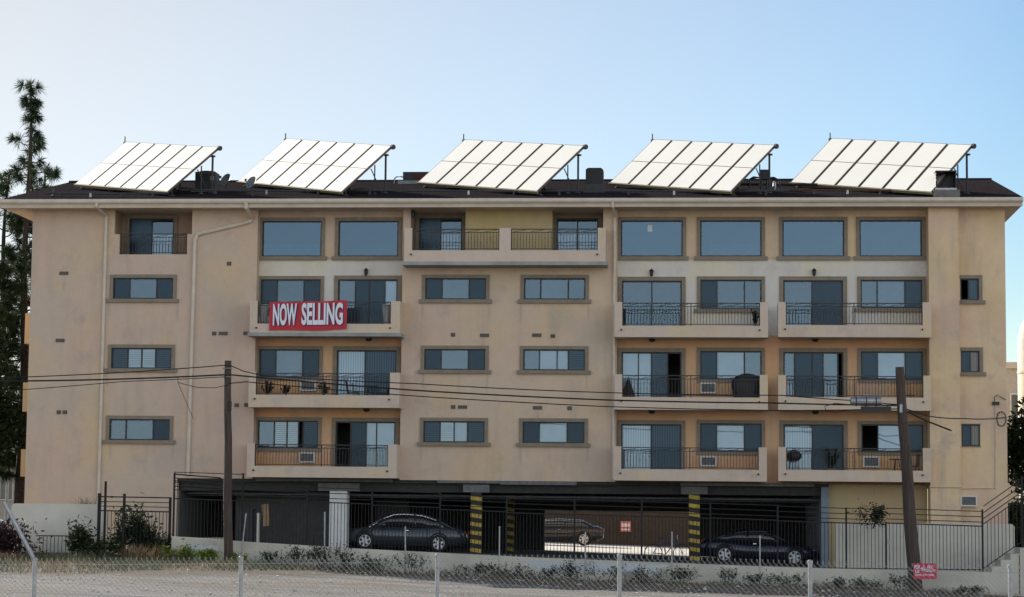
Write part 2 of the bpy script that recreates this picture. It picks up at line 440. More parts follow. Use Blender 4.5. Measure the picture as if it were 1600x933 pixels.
# ------------------------------------------------------------------ ground
FRONT = [(-60, 0.10), (-16, 0.08), (-12, -0.14), (-6, -0.36), (4, -0.52), (8, -0.63), (10.5, -0.74), (60, -0.9)]
def sm(t):
    t = max(0.0, min(1.0, t)); return t * t * (3 - 2 * t)
def ground_z(x, y):
    f = lerp_tab(FRONT, x)
    near = f + (-0.12 - f) * sm((-12 - y) / 40.0)
    if y < -8.4: return near
    if x < -18.7: tgt = 0.6
    else: tgt = near - 0.15
    return near + (tgt - near) * sm((y + 8.4) / 4.0)
xs = [-900, -500, -250, -120, -80] + [x * 1.0 for x in range(-60, -20)] + [-20, -19.5, -19, -18.75, -18.65, -18, -17] + [x * 1.0 for x in range(-16, 40)] + [60, 90, 150, 300, 500, 900]
ys = [-300, -200, -140, -100] + [y * 1.5 for y in range(-60, -8)] + [-11, -10, -9.2, -8.4, -7.6, -6.8, -6, -5.2, -4.4, -3, 0, 4, 10, 20, 40, 80, 150, 300, 600, 1200, 2500]
g = MB()
rnd = random.Random(3)
for y in ys:
    for x in xs:
        j = rnd.uniform(-0.018, 0.018) if (-40 < x < 30 and -60 < y < -9) else 0
        g.v.append((x, y, ground_z(x, y) + j))
nx = len(xs)
for j in range(len(ys) - 1):
    for i in range(nx - 1):
        a = j * nx + i
        g.f.append((a, a + 1, a + nx + 1, a + nx))
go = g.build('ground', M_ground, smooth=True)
struct(go)

def floor_z(x): return 0.10 - 0.0268 * x
# driveway and garage floor, then the sunlit court behind
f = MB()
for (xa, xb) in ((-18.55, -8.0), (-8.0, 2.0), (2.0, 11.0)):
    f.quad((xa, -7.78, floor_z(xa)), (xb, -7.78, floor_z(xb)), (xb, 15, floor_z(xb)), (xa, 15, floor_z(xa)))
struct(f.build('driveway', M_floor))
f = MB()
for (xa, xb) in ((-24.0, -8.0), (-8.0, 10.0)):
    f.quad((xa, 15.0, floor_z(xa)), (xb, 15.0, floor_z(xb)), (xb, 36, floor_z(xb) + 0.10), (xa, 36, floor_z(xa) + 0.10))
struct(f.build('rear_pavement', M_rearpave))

# ------------------------------------------------------------------ apartment building
XL, XR = -26.32, 11.04
B = thing('apartment_building', 'long tan stucco five storey apartment block with balconies over an open ground floor garage', 'building', (-7.6, 0, 0.2))

def wall_sheet(mb, x0, x1, z0, z1, y, holes, depth=0.16, plain_holes=()):
    allh = list(holes) + list(plain_holes)
    xs = sorted({x0, x1, *[h[0] for h in allh], *[h[1] for h in allh]})
    zs = sorted({z0, z1, *[h[2] for h in allh], *[h[3] for h in allh]})
    xs = [x for x in xs if x0 <= x <= x1]; zs = [z for z in zs if z0 <= z <= z1]
    for xa, xb in zip(xs, xs[1:]):
        for za, zb in zip(zs, zs[1:]):
            cx, cz = (xa + xb) / 2, (za + zb) / 2
            if any(h[0] < cx < h[1] and h[2] < cz < h[3] for h in allh): continue
            mb.quad((xa, y, za), (xb, y, za), (xb, y, zb), (xa, y, zb))
    for (a, b, c, d) in holes:
        yb = y + depth
        mb.quad((a, y, c), (a, y, d), (a, yb, d), (a, yb, c))
        mb.quad((b, y, d), (b, y, c), (b, yb, c), (b, yb, d))
        mb.quad((a, y, d), (b, y, d), (b, yb, d), (a, yb, d))
        mb.quad((b, y, c), (a, y, c), (a, yb, c), (b, yb, c))

# ---- openings: (x0, x1, z0, z1, y, panes) ; pane = (f0, f1, kind)
Z4, Z3, Z2 = (10.0, 10.82), (7.30, 8.10), (4.54, 5.35)
T = (0, 0.26, 0.73, 1.0)
def tri(a, b, c, t=T): return [(t[0], t[1], a), (t[1], t[2], b), (t[2], t[3], c)]
HOLES_MAIN = []
WINS = []          # x0,x1,z0,z1,y,panes,has_sill
def win(x0, x1, z, y, panes, sill=True, tw=0.13, right_trim=True, left_trim=True):
    WINS.append((x0, x1, z[0], z[1], y, panes, sill, tw, left_trim, right_trim))
win(-23.05, -20.68, Z4, 0.0, tri('S', 'G', 'S'))
win(-23.05, -20.68, Z3, 0.0, [(0, .26, 'K'), (.26, .5, 'H'), (.5, .74, 'H'), (.74, 1, 'K')])
win(-23.05, -20.68, Z2, 0.0, tri('G', 'G', 'S'))
win(-10.86, -8.52, Z4, 0.0, tri('S', 'G', 'S'))
win(-10.86, -8.52, Z3, 0.0, tri('S', 'M', 'S'))
win(-10.86, -8.52, Z2, 0.0, [(0, .26, 'K'), (.26, .5, 'H'), (.5, .73, 'W'), (.73, 1, 'K')])
win(-7.07, -4.72, Z4, 0.0, tri('B', 'G', 'B'))
win(-7.07, -4.72, Z3, 0.0, [(0, .25, 'M'), (.25, .55, 'W'), (.55, .74, 'W'), (.74, 1, 'K')])
win(-7.07, -4.72, Z2, 0.0, tri('S', 'W', 'S'))
win(9.36, 10.05, Z4, 0.0, [(0, .45, 'D'), (.45, 1, 'SV')], left_trim=False)
win(9.36, 10.05, Z3, 0.0, [(0, .5, 'S'), (.5, 1, 'SW')], left_trim=False)
win(9.36, 10.05, Z2, 0.0, [(0, .5, 'S'), (.5, 1, 'SW')], left_trim=False, right_trim=False, sill=False)
Z5 = (11.71, 13.10)
YR = 0.5
for (a, b, k) in ((-17.33, -15.0, '5L'), (-14.34, -12.0, '5'), (-3.40, -1.04, '5'), (-0.37, 1.96, '5L'), (2.75, 5.08, '5'), (5.66, 8.0, '5')):
    win(a, b, Z5, YR, [(0, 1, k)])
# windows on the balconies
win(-17.35, -15.0, (9.55, 10.82), YR, tri('S', 'B', 'S'), False)
win(-17.35, -15.0, (7.02, 8.10), YR, tri('S', 'G', 'S'), False)
win(-17.35, -15.0, (4.28, 5.35), YR, [(0, .26, 'G'), (.26, .48, 'H'), (.48, .68, 'H'), (.68, .76, 'D'), (.76, 1, 'K')], False)
win(-0.36, 1.96, (9.70, 10.82), YR, tri('S', 'B', 'B'), True)
win(-0.36, 1.96, (7.02, 8.10), YR, tri('S', 'W', 'M'), False)
win(-0.36, 1.96, (4.28, 5.35), YR, tri('S', 'W', 'S'), False)
win(5.69, 8.0, (9.74, 10.82), YR, tri('B', 'G', 'S'), True)
win(5.69, 8.0, (7.04, 8.10), YR, tri('S', 'W', 'S'), False)
win(5.69, 8.0, (4.32, 5.35), YR, tri('D', 'W', 'S'), False)
DOORS = []
def door(x0, x1, z0, z1, y, panes): DOORS.append((x0, x1, z0, z1, y, panes))
FL = {4: 8.80, 3: 6.10, 2: 3.42, 5: 11.52}
door(-14.32, -12.0, FL[4], 10.82, YR, [(0, .28, 'G'), (.28, .52, 'S'), (.52, .8, 'S'), (.8, 1, 'W')])
door(-14.32, -12.0, FL[3], 8.08, YR, [(0, .47, 'V'), (.47, 1, 'SV')])
door(-14.32, -12.0, FL[2], 5.33, YR, [(0, .24, 'D'), (.24, .51, 'S'), (.51, .69, 'W'), (.69, 1, 'W')])
door(-3.35, -1.07, FL[4], 10.78, YR, [(0, .5, 'B'), (.5, 1, 'B')])
door(-3.35, -1.07, FL[3], 8.05, YR, [(0, .27, 'W'), (.27, .5, 'W'), (.5, .78, 'K'), (.78, 1, 'D')])
door(-3.35, -1.07, FL[2], 5.30, YR, [(0, .5, 'V'), (.5, 1, 'SV')])
door(2.78, 5.03, FL[4], 10.80, YR, [(0, .48, 'B'), (.48, 1, 'S')])
door(2.78, 5.03, FL[3], 8.07, YR, [(0, .17, 'G'), (.17, .48, 'S'), (.48, .67, 'S'), (.67, .93, 'G'), (.93, 1, 'D')])
door(2.78, 5.03, FL[2], 5.33, YR, [(0, .48, 'V'), (.48, 1, 'S')])
YB = 1.2
door(-22.78, -21.0, FL[5], 13.30, YB, [(0, .5, 'S'), (.5, 1, 'P')])
door(-11.28, -9.60, FL[5], 13.30, YB, [(0, .5, 'S'), (.5, 1, 'P')])
door(-5.92, -4.30, FL[5], 13.28, YB, [(0, .5, 'P'), (.5, 1, 'P')])

def holes_at(y, x0, x1):
    h = [(w[0], w[1], w[2], w[3]) for w in WINS if abs(w[4] - y) < .01 and x0 < (w[0] + w[1]) / 2 < x1]
    h += [(d[0], d[1], d[2], d[3]) for d in DOORS if abs(d[4] - y) < .01 and x0 < (d[0] + d[1]) / 2 < x1]
    return h

LX0, LX1 = -17.42, -11.75       # left recess
RX0, RX1 = -3.52, 8.18          # right recess
ZT, ZG = 13.50, 3.10
GX0, GX1 = -20.35, 4.45         # garage opening
# left front wall with its loggia notch
w = MB()
LOG = [(-23.06, -20.0, 12.53, 13.5), (-22.85, -20.18, 11.72, 12.53)]
wall_sheet(w, XL, GX0, 0.0, ZG, 0.0, [])
hl = holes_at(0.0, XL, LX0)
wall_sheet(w, XL, LX0, ZG, ZT, 0.0, hl)
# remove notch cells by rebuilding with the notch as holes
w = MB()
wall_sheet(w, XL, GX0, 0.0, ZG, 0.0, [])
wall_sheet(w, XL, LX0, ZG, ZT, 0.0, hl, 0.16, LOG)
for (a, c, d) in ((-23.06, 12.53, ZT), (-20.0, 12.53, ZT), (-22.85, 11.72, 12.53), (-20.18, 11.72, 12.53)): w.quad((a, 0, c), (a, 0, d), (a, .17, d), (a, .17, c))
for (a, b, c) in ((-23.06, -22.85, 12.53), (-20.18, -20.0, 12.53), (-22.85, -20.18, 11.72)): w.quad((a, 0, c), (b, 0, c), (b, .17, c), (a, .17, c))
w.quad((XL, 0, 0), (XL, 0, ZT), (XL, 17, ZT), (XL, 17, 0))              # left side wall
w.poly([(XL, 0.0, ZT), (XL, 8.5, 15.72), (XL, 17, ZT)])
w.quad((LX0, 0, ZG), (LX0, YR, ZG), (LX0, YR, ZT), (LX0, 0, ZT))         # recess return
w.quad((GX0, 0, 0), (GX0, 15, 0), (GX0, 15, ZG), (GX0, 0, ZG))           # garage side
w.quad((LX0, 0, ZG), (GX0, 0, ZG), (GX0, YR, ZG), (LX0, YR, ZG))
w.build('front_wall', M_st, B, merge=True)
# centre front wall with roof-level loggia
w = MB()
CB0, CB1, CBZ = -11.46, -4.06, 11.42
wall_sheet(w, LX1, RX0, ZG, ZT, 0.0, holes_at(0.0, LX1, RX0) + [(CB0, CB1, CBZ, ZT)], 0.16)
w.quad((LX1, 0, ZG), (LX1, 0, ZT), (LX1, YR, ZT), (LX1, YR, ZG))
w.quad((RX0, 0, ZG), (RX0, YR, ZG), (RX0, YR, ZT), (RX0, 0, ZT))
w.build('front_wall', M_st, B, merge=True)
# right end wall and the projecting pier
w = MB()
wall_sheet(w, 9.25, XR, 0.0, ZT, 0.0, holes_at(0.0, 9.25, XR))
w.quad((XR, 0, 0), (XR, 17, 0), (XR, 17, ZT), (XR, 0, ZT))
w.poly([(XR, 17, ZT), (XR, 8.5, 15.72), (XR, 0.0, ZT)])
w.build('front_wall', M_st, B, merge=True)
w = MB(); w.box(8.16, 9.27, -0.45, 0.6, -0.2, ZT - 0.01); w.build('pilaster', M_st, B)
# recess back walls, by storey
def recess(x0, x1, z0, z1, mat):
    q = MB(); 
    hs = []
    for h in holes_at(YR, x0, x1):
        a = max(h[2], z0); b = min(h[3], z1)
        if b > a: hs.append((h[0], h[1], a, b))
    wall_sheet(q, x0, x1, z0, z1, YR, hs); q.build('recess_wall', mat, B, merge=True)
for (x0, x1) in ((LX0, LX1), (RX0, RX1)):
    recess(x0, x1, 11.60, ZT, M_st)
    recess(x0, x1, 8.70, 11.60, M_st_white)
    recess(x0, x1, ZG, 8.70, M_st_rec)
# loggia interiors on the top storey
def loggia(x0, x1, z0, doors, mat, bump=None):
    q = MB()
    hs = [(d[0], d[1], d[2], d[3]) for d in doors]
    wall_sheet(q, x0 - 0.12, x1 + 0.12, z0, ZT, YB, hs)
    q.quad((x0, 0.16, z0), (x0, 0.16, ZT), (x0, YB, ZT), (x0, YB, z0)); q.quad((x1, 0.16, ZT), (x1, 0.16, z0), (x1, YB, z0), (x1, YB, ZT))
    q.quad((x0, 0.0, z0), (x1, 0.0, z0), (x1, YB, z0), (x0, YB, z0))
    q.build('loggia_wall', mat, B)
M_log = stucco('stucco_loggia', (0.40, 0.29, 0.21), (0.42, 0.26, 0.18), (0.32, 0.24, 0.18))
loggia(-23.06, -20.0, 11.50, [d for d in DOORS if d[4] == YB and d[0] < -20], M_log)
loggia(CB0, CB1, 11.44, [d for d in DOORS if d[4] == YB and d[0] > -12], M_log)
q = MB(); q.box(-9.38, -6.03, 0.35, YB - 0.01, 11.45, ZT); q.build('loggia_wall', M_st_yel, B)
# soffit, fascia, gutter
EX0, EX1, EY = -27.35, 11.58, -0.90
q = MB(); q.box(EX0, EX1, EY + 0.06, 17.9, ZT - 0.02, ZT + 0.06); q.build('soffit', M_fascia, B)
q = MB(); q.box(EX0, EX1, EY, EY + 0.055, 13.44, 13.74); q.build('fascia', M_fascia, B)
q = MB()
prof = [(-0.003, 13.60), (-0.09, 13.60), (-0.13, 13.66), (-0.13, 13.75), (-0.11, 13.765), (-0.003, 13.765)]
n = len(q.v)
for x in (EX0 - 0.02, EX1 + 0.02):
    q.v += [(x, EY + p[0], p[1]) for p in prof]
for i in range(5): q.f.append((i, i + 1, i + 7, i + 6))
q.f.append((0, 5, 4, 3, 2, 1)); q.f.append((6, 7, 8, 9, 10, 11))
q.build('gutter', M_gutter, B)
# roof
ROOF_S, ROOF_Z = 0.22, 13.775
def roof_z(y): return ROOF_Z + ROOF_S * (y - EY) if y < 8.5 else ROOF_Z + ROOF_S * (17.9 - y)
q = MB()
rx0, rx1 = EX0 - 0.03, EX1 + 0.03
ny = 1.0
rows = [(EY - 0.02), 2.2, 5.4, 8.5]
for (ya, yb) in zip(rows, rows[1:]):
    q.quad((rx0, ya, roof_z(ya)), (rx1, ya, roof_z(ya)), (rx1, yb, roof_z(yb)), (rx0, yb, roof_z(yb)))
q.quad((rx0, 8.5, roof_z(8.5)), (rx1, 8.5, roof_z(8.5)), (rx1, 17.9, ROOF_Z), (rx0, 17.9, ROOF_Z))
for x in (rx0, rx1):
    q.poly([(x, EY - 0.02, ROOF_Z - 0.005), (x, EY - 0.02, ROOF_Z - 0.03), (x, 8.5, roof_z(8.5) - 0.13), (x, 17.9, ROOF_Z - 0.13), (x, 17.9, ROOF_Z), (x, 8.5, roof_z(8.5))])
rf = q.build('roof', M_shingle, B, merge=True)
q = MB(); q.tube([(rx0, 8.5, roof_z(8.5)), (rx1, 8.5, roof_z(8.5))], 0.07, 6); q.build('ridge_cap', M_shingle, rf)
q = MB()
for x in (EX0, EX1 - 0.05):   # rake boards on the gable overhang
    q.hexa([(x, EY + .06, 13.46), (x + .05, EY + .06, 13.46), (x + .05, 8.5, roof_z(8.5) - .36), (x, 8.5, roof_z(8.5) - .36),
            (x, EY + .06, 13.73), (x + .05, EY + .06, 13.73), (x + .05, 8.5, roof_z(8.5) - .14), (x, 8.5, roof_z(8.5) - .14)])
q.build('rake_board', M_fascia, B)
# dim rooms behind the glass
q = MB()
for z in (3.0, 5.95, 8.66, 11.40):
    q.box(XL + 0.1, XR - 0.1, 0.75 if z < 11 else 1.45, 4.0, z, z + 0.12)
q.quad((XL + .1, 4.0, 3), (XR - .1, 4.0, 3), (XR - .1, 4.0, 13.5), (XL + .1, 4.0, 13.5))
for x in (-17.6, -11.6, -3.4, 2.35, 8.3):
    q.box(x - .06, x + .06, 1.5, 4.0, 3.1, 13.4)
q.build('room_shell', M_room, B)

# ---- window and door joinery
def pane_rect(mb, x0, x1, z0, z1, y): mb.quad((x0, y, z0), (x1, y, z0), (x1, y, z1), (x0, y, z1))
def fit(part, x0, x1, z0, z1, y, panes, fw=0.05):
    fr = MB()
    ya, yb = y + 0.03, y + 0.085
    fr.box(x0, x0 + fw, ya, yb, z0, z1); fr.box(x1 - fw, x1, ya, yb, z0, z1)
    fr.box(x0 + fw, x1 - fw, ya, yb, z1 - fw, z1); fr.box(x0 + fw, x1 - fw, ya, yb, z0, z0 + fw)
    W = x1 - x0 - 2 * fw
    for (a, b, k) in panes[1:]:
        xm = x0 + fw + W * a
        hw = 0.027 if k not in ('W',) else 0.02
        fr.box(xm - hw, xm + hw, ya + 0.004, yb - 0.004, z0 + fw, z1 - fw)
    fr.build('frame', M_frame, part)
    for (a, b, k) in panes:
        xa, xb = x0 + fw + W * a + 0.02, x0 + fw + W * b - 0.02
        if a == 0: xa = x0 + fw
        if b == 1: xb = x1 - fw
        za, zb = z0 + fw, z1 - fw
        if k != 'D':
            p = MB(); pane_rect(p, xa, xb, za, zb, y + 0.058)
            p.build('pane', {'5': M_glass5, '5L': M_glass5, 'S': M_screen, 'K': M_screen, 'SV': M_screen, 'SW': M_screen2}.get(k, M_glass), part)
        if k in ('S', 'B'): q_ = MB(); pane_rect(q_, xa, xb, za, zb, y + 0.15); q_.build('pane_backing', M_dark_room, part)  # dark sheet stands in for the unlit room where no blind hangs
        if k in ('G', '5'): q_ = MB(); pane_rect(q_, xa, xb, za, zb, y + 0.15); q_.build('pane_backing', M_dark_room if k == '5' else M_blind_g, part)
        if k == '5L':
            q_ = MB(); pane_rect(q_, xa, xb, za, zb, y + 0.15); q_.build('pane_backing', M_dark_room, part)
            q_ = MB(); pane_rect(q_, xa + (0.0 if x0 < -10 else .3), xb, za, za + (zb - za) * .36, y + 0.13); q_.build('reflection_band', M_blind_g, part)  # lighter sheet paints the reflection across the lower part of the pane
        if k == 'M': q_ = MB(); pane_rect(q_, xa, xb, za, zb, y + 0.15); q_.build('pane_backing', M_blind_g, part)
        if k == 'W': q_ = MB(); pane_rect(q_, xa, xb, za, zb, y + 0.12); q_.build('pane_backing', M_blind_w, part)
        if k == 'SW': q_ = MB(); pane_rect(q_, xa, xb, za, zb, y + 0.12); q_.build('curtain', M_vblind, part)
        if k in ('V', 'SV'): q_ = MB(); pane_rect(q_, xa, xb, za, zb, y + 0.12); q_.build('vertical_blind', M_vblind, part)
        if k == 'P':
            q_ = MB(); pane_rect(q_, xa, xb, za, za + (zb - za) * .66, y + 0.12); q_.build('pane_backing', M_blind_w, part)
        if k in ('H', 'K'):
            q_ = MB(); nsl = max(7, int((zb - za) / 0.085)); st = 0.045
            q_.box(xa, xa + st, y + .10, y + .13, za, zb); q_.box(xb - st, xb, y + .10, y + .13, za, zb)
            q_.box(xa + st, xb - st, y + .10, y + .13, za, za + .06); q_.box(xa + st, xb - st, y + .10, y + .13, zb - .06, zb)
            for i in range(nsl):
                zc = za + .06 + (zb - za - .12) * (i + .5) / nsl; hh = (zb - za - .12) / nsl * .42
                q_.hexa([(xa + st, y + .10, zc - hh), (xb - st, y + .10, zc - hh), (xb - st, y + .135, zc + hh - .008), (xa + st, y + .135, zc + hh - .008),
                         (xa + st, y + .10, zc - hh + .008), (xb - st, y + .10, zc - hh + .008), (xb - st, y + .135, zc + hh), (xa + st, y + .135, zc + hh)])
            q_.build('shutter', M_shut, part)

for (x0, x1, z0, z1, y, panes, sill, tw, lt, rtm) in WINS:
    t = MB(); ya, yb = y - 0.05, y + 0.025
    xa = x0 - (tw if lt else 0.0); xb = x1 + (tw if rtm else 0.0)
    if not rtm: xb = x1 + 0.03
    if lt: t.box(x0 - tw, x0, ya, yb, z0, z1)
    if rtm: t.box(x1, x1 + tw, ya, yb, z0, z1)
    t.box(xa, xb, ya, yb, z1, z1 + (tw if rtm else 0.03))
    if not sill: t.box(xa, xb, ya, yb, z0 - (tw if rtm else 0.03), z0)
    part = t.build('window', M_trim, B)
    if sill:
        s_ = MB(); e = 0.1
        s_.box(xa - (e if lt else 0), xb + (e if rtm else 0), y - 0.11, y + 0.02, z0 - 0.14, z0); s_.build('sill', M_trim, part)
    fit(part, x0, x1, z0, z1, y, panes)
for (x0, x1, z0, z1, y, panes) in DOORS:
    t = MB(); tw = 0.15; ya, yb = y - 0.05, y + 0.025
    t.box(x0 - tw, x0, ya, yb, z0, z1); t.box(x1, x1 + tw, ya, yb, z0, z1); t.box(x0 - tw, x1 + tw, ya, yb, z1, z1 + tw)
    part = t.build('sliding_door', M_trim, B)
    fit(part, x0, x1, z0, z1, y, panes, 0.055)
# small paper notice stuck on one top storey pane
q = MB(); q.box(-2.38, -2.20, YR + 0.050, YR + 0.054, 12.68, 12.93); q.build('window_notice', M_blind_w, B)

# ---- balconies
def railing(part, x0, x1, z0, z1, y, divs):
    r = MB()
    r.box(x0, x1, y - .02, y + .02, z1 - .035, z1)
    r.box(x0, x1, y - .014, y + .014, z1 - .155, z1 - .13)
    r.box(x0, x1, y - .014, y + .014, z0 + .05, z0 + .075)
    n = max(2, int((x1 - x0) / 0.115))
    for i in range(1, n):
        x = x0 + (x1 - x0) * i / n
        r.box(x - .0085, x + .0085, y - .0085, y + .0085, z0 + .075, z1 - .155)
        zk = z0 + .3 + (.16 if i % 2 else 0)
        r.box(x - .014, x + .014, y - .014, y + .014, zk, zk + .035)
    m = max(1, int((x1 - x0) / 0.62))
    for i in range(m):
        xa = x0 + (x1 - x0) * (i + .15) / m; xb = x0 + (x1 - x0) * (i + .85) / m
        pts = [(xa + (xb - xa) * t, y, z1 - .12 + .075 * (t + .12 * math.sin(t * 6.28))) for t in [j / 8 for j in range(9)]]
        r.tube(pts, .009, 4)
    for d in divs: r.box(d - .018, d + .018, y - .018, y + .018, z0, z1 - .035)
    r.build('railing', M_iron, part)

def balcony(x0, x1, zb, zp, zt, cornice=False, pl=0.29, pr=0.29, floor=True, mids=(), y0=-0.90, ywall=0.5, mat=None):
    b = MB(); y1 = y0 + 0.16
    b.box(x0, x1, y0, y1, zb, zp)
    b.box(x0, x0 + pl, y0, y1, zp, zt); b.box(x1 - pr, x1, y0, y1, zp, zt)
    for (ma, mb_) in mids: b.box(ma, mb_, y0, y1, zp, zt)
    b.box(x0, x0 + .16, y1, -0.002, zb, zt); b.box(x1 - .16, x1, y1, -0.002, zb, zt)
    b.box(x0 + .16, x1 - .16, y1, ywall - 0.002, zb + .003, zb + .16)
    part = b.build('balcony', mat or M_st_par, B, merge=False)
    if cornice:
        c = MB(); c.box(x0 - .06, x1 + .06, y0 - .07, -0.004, zb - .14, zb - .003); c.build('cornice', M_concrete, part)
    edges = [x0 + pl] + [v for m_ in mids for v in m_] + [x1 - pr]
    for i in range(0, len(edges), 2):
        a, c_ = edges[i], edges[i + 1]
        nd = [a + .02, c_ - .02] + ([(a + c_) / 2] if c_ - a > 4 else [])
        railing(part, a, c_, zp, zt - .02, y0 + .08, nd)
    for x in (x0 + pl * .9, x1 - pr * 1.05):
        d = MB(); d.tube([(x, y0 - .07, zp - .16), (x, y0 + .05, zp - .16)], .035, 8); d.build('drain_spout', M_black, part)
    return part
BAL = [(-17.47, -11.70, 8.64, 8.98, 9.85, True, .29, .35), (-17.46, -11.68, 5.80, 6.27, 7.13, False, .27, .37), (-17.47, -11.74, 3.15, 3.57, 4.42, False, .29, .34),
       (-3.57, 2.17, 8.51, 8.94, 9.83, False, .29, .30), (-3.56, 2.16, 5.79, 6.26, 7.11, False, .29, .30), (-3.58, 2.12, 3.14, 3.57, 4.41, False, .29, .30),
       (2.54, 8.20, 8.53, 8.98, 9.84, False, .29, .32), (2.54, 8.17, 5.81, 6.29, 7.11, False, .30, .28), (2.54, 8.15, 3.17, 3.59, 4.43, False, .29, .30)]
for b_ in BAL: balcony(*b_)
balcony(-11.58, -3.92, 11.36, 11.79, 12.64, True, .30, .30, mids=((-7.95, -7.51),), ywall=0.0)
# top-left loggia railing
q = MB(); q.box(-22.85, -20.18, 0.02, 0.15, 11.60, 11.74); lp = q.build('loggia_kerb', M_st_par, B)
railing(lp, -22.83, -20.20, 11.75, 12.56, 0.08, [-22.8, -20.23])
M_st_side = stucco('stucco_side', (0.62, 0.45, 0.25), (0.62, 0.42, 0.23), (0.54, 0.39, 0.22))
# side balconies on the sunlit left end
for (z0, z1) in ((8.63, 9.88), (5.84, 7.03), (3.19, 4.30)):
    q = MB(); q.box(-28.05, -27.90, 5.0, 9.0, z0, z1); q.box(-27.90, XL - .002, 5.0, 5.15, z0, z1); q.box(-27.90, XL - .002, 8.85, 9.0, z0, z1); q.box(-27.90, XL - .002, 5.15, 8.85, z0 + .003, z0 + .15)
    q.build('balcony', M_st_side, B)

# ---- wall fittings
def lantern(x, z, y=YR):
    q = MB()
    q.box(x - .05, x + .05, y - .03, y + .01, z - .08, z + .08)
    q.tube([(x, y - .02, z + .06), (x, y - .10, z + .13), (x, y - .14, z + .10)], .012, 6)
    q.lathe((x, y - .14, z), [(.02, -.17), (.055, -.14), (.075, .03), (.10, .04), (.045, .10), (.012, .13)], 8)
    q.build('wall_lantern', M_black, B)
for (x, z) in ((-13.22, 11.12), (-2.22, 11.10), (3.94, 11.12)): lantern(x, z)
lantern(-11.36, 13.30, 0.02)
for (x, z) in ((-13.0, 8.50), (-13.05, 5.80), (-2.18, 8.51), (-2.18, 5.79), (3.95, 8.53), (3.95, 5.81)):
    q = MB(); q.lathe((x, -.1, z - .09), [(.05, -.03), (.11, 0.0), (.13, .06), (.13, .085)], 12); q.build('ceiling_lamp', M_black, B)
def vent(x, z, wd=.34, h=.13):
    q = MB(); q.box(x - wd / 2, x + wd / 2, -.03, .01, z - h / 2, z + h / 2)
    o = q.build('wall_vent', M_dark, B)
    q = MB()
    for i in range(3):
        zz = z - h / 2 + h * (i + .5) / 3; q.box(x - wd / 2 + .02, x + wd / 2 - .02, -.037, -.031, zz - .008, zz + .008)
    q.build('louver', M_trim, o)
for (x, z) in ((-25.02, 11.0), (-25.09, 8.38), (-18.68, 8.67), (-17.72, 8.68), (-8.56, 8.63), (-6.56, 8.64), (-9.37, 5.89), (-6.51, 5.88)): vent(x, z)
for (x, z) in ((-25.06, 5.60), (-24.82, 5.60), (-18.51, 11.38), (-19.03, 8.67), (-18.09, 5.91), (-17.72, 5.92), (-9.77, 8.65), (-5.95, 8.61), (-9.73, 5.89), (-5.29, 5.87)): vent(x, z, .16, .14)
for (x, y, z0, z1) in ((-15.39, YR, 6.49, 6.88), (-15.38, YR, 3.74, 4.13), (-0.06, YR, 6.48, 6.88), (-0.04, YR, 3.72, 4.10), (6.04, YR, 3.73, 4.14), (9.59, 0.0, 2.30, 2.70)):
    q = MB(); q.box(x - .30, x - .25, y - .22, y + .05, z0, z1); q.box(x + .25, x + .30, y - .22, y + .05, z0, z1)
    q.box(x - .25, x + .25, y - .22, y + .05, z1 - .05, z1); q.box(x - .25, x + .25, y - .22, y + .05, z0, z0 + .05)
    o = q.build('air_conditioner', M_ac, B)
    q = MB()
    q.box(x - .25, x + .25, y - .16, y + .04, z0 + .05, z1 - .05)
    for i in range(9):
        zz = z0 + .07 + (z1 - z0 - .14) * i / 8; q.box(x - .245, x + .245, y - .185, y - .161, zz - .006, zz + .006)
    q.build('grille', M_acg, o)
def downspout(pts, name='downspout', r=.05, mat=None):
    q = MB(); q.tube(pts, r, 8); q.build(name, mat or M_gutter, B)
downspout([(-23.54, EY - .05, 13.62), (-23.54, EY - .05, 13.50), (-23.45, -.5, 13.36), (-23.38, -.07, 13.24), (-23.38, -.07, 13.0), (-23.39, -.07, 0.6)], r=.065)
downspout([(-17.70, EY - .05, 13.62), (-17.70, EY - .05, 13.45), (-17.63, -.07, 13.14), (-17.72, -.07, 13.02), (-18.0, -.07, 12.93), (-19.55, -.07, 12.58), (-19.78, -.07, 12.50), (-19.86, -.07, 12.25), (-19.92, -.07, 3.2)], r=.075)
downspout([(-3.66, EY - .05, 13.62), (-3.66, EY - .05, 13.45), (-3.62, -.06, 13.15), (-3.62, -.06, 3.2)], r=.055)
downspout([(10.63, -.03, 6.1), (10.60, -.03, 2.98), (9.30, -.03, 2.98)], 'conduit', .028)
q = MB(); q.tube([(8.12, -.475, 3.0), (9.30, -.475, 3.0)], .022, 6); q.tube([(4.6, .47, 3.0), (8.1, .47, 2.98)], .02, 6); q.tube([(6.2, .47, 3.0), (6.2, .47, 2.7)], .02, 6); q.build('conduit', M_fascia, B)
q = MB(); q.box(10.50, 10.76, -.10, -.002, 6.08, 6.20); q.tube([(10.58, -.06, 6.2), (10.58, -.08, 6.36), (10.68, -.1, 6.46), (10.8, -.08, 6.38), (11.0, -.05, 6.28)], .015, 5); q.build('junction_box', M_dark, B)
q = MB()
q.tube([(10.83 + .17 * math.cos(t), -.06, 5.56 + .27 * math.sin(t)) for t in [k * math.pi / 10 for k in range(21)]], .018, 5); q.build('cable_coil', M_cable, B)

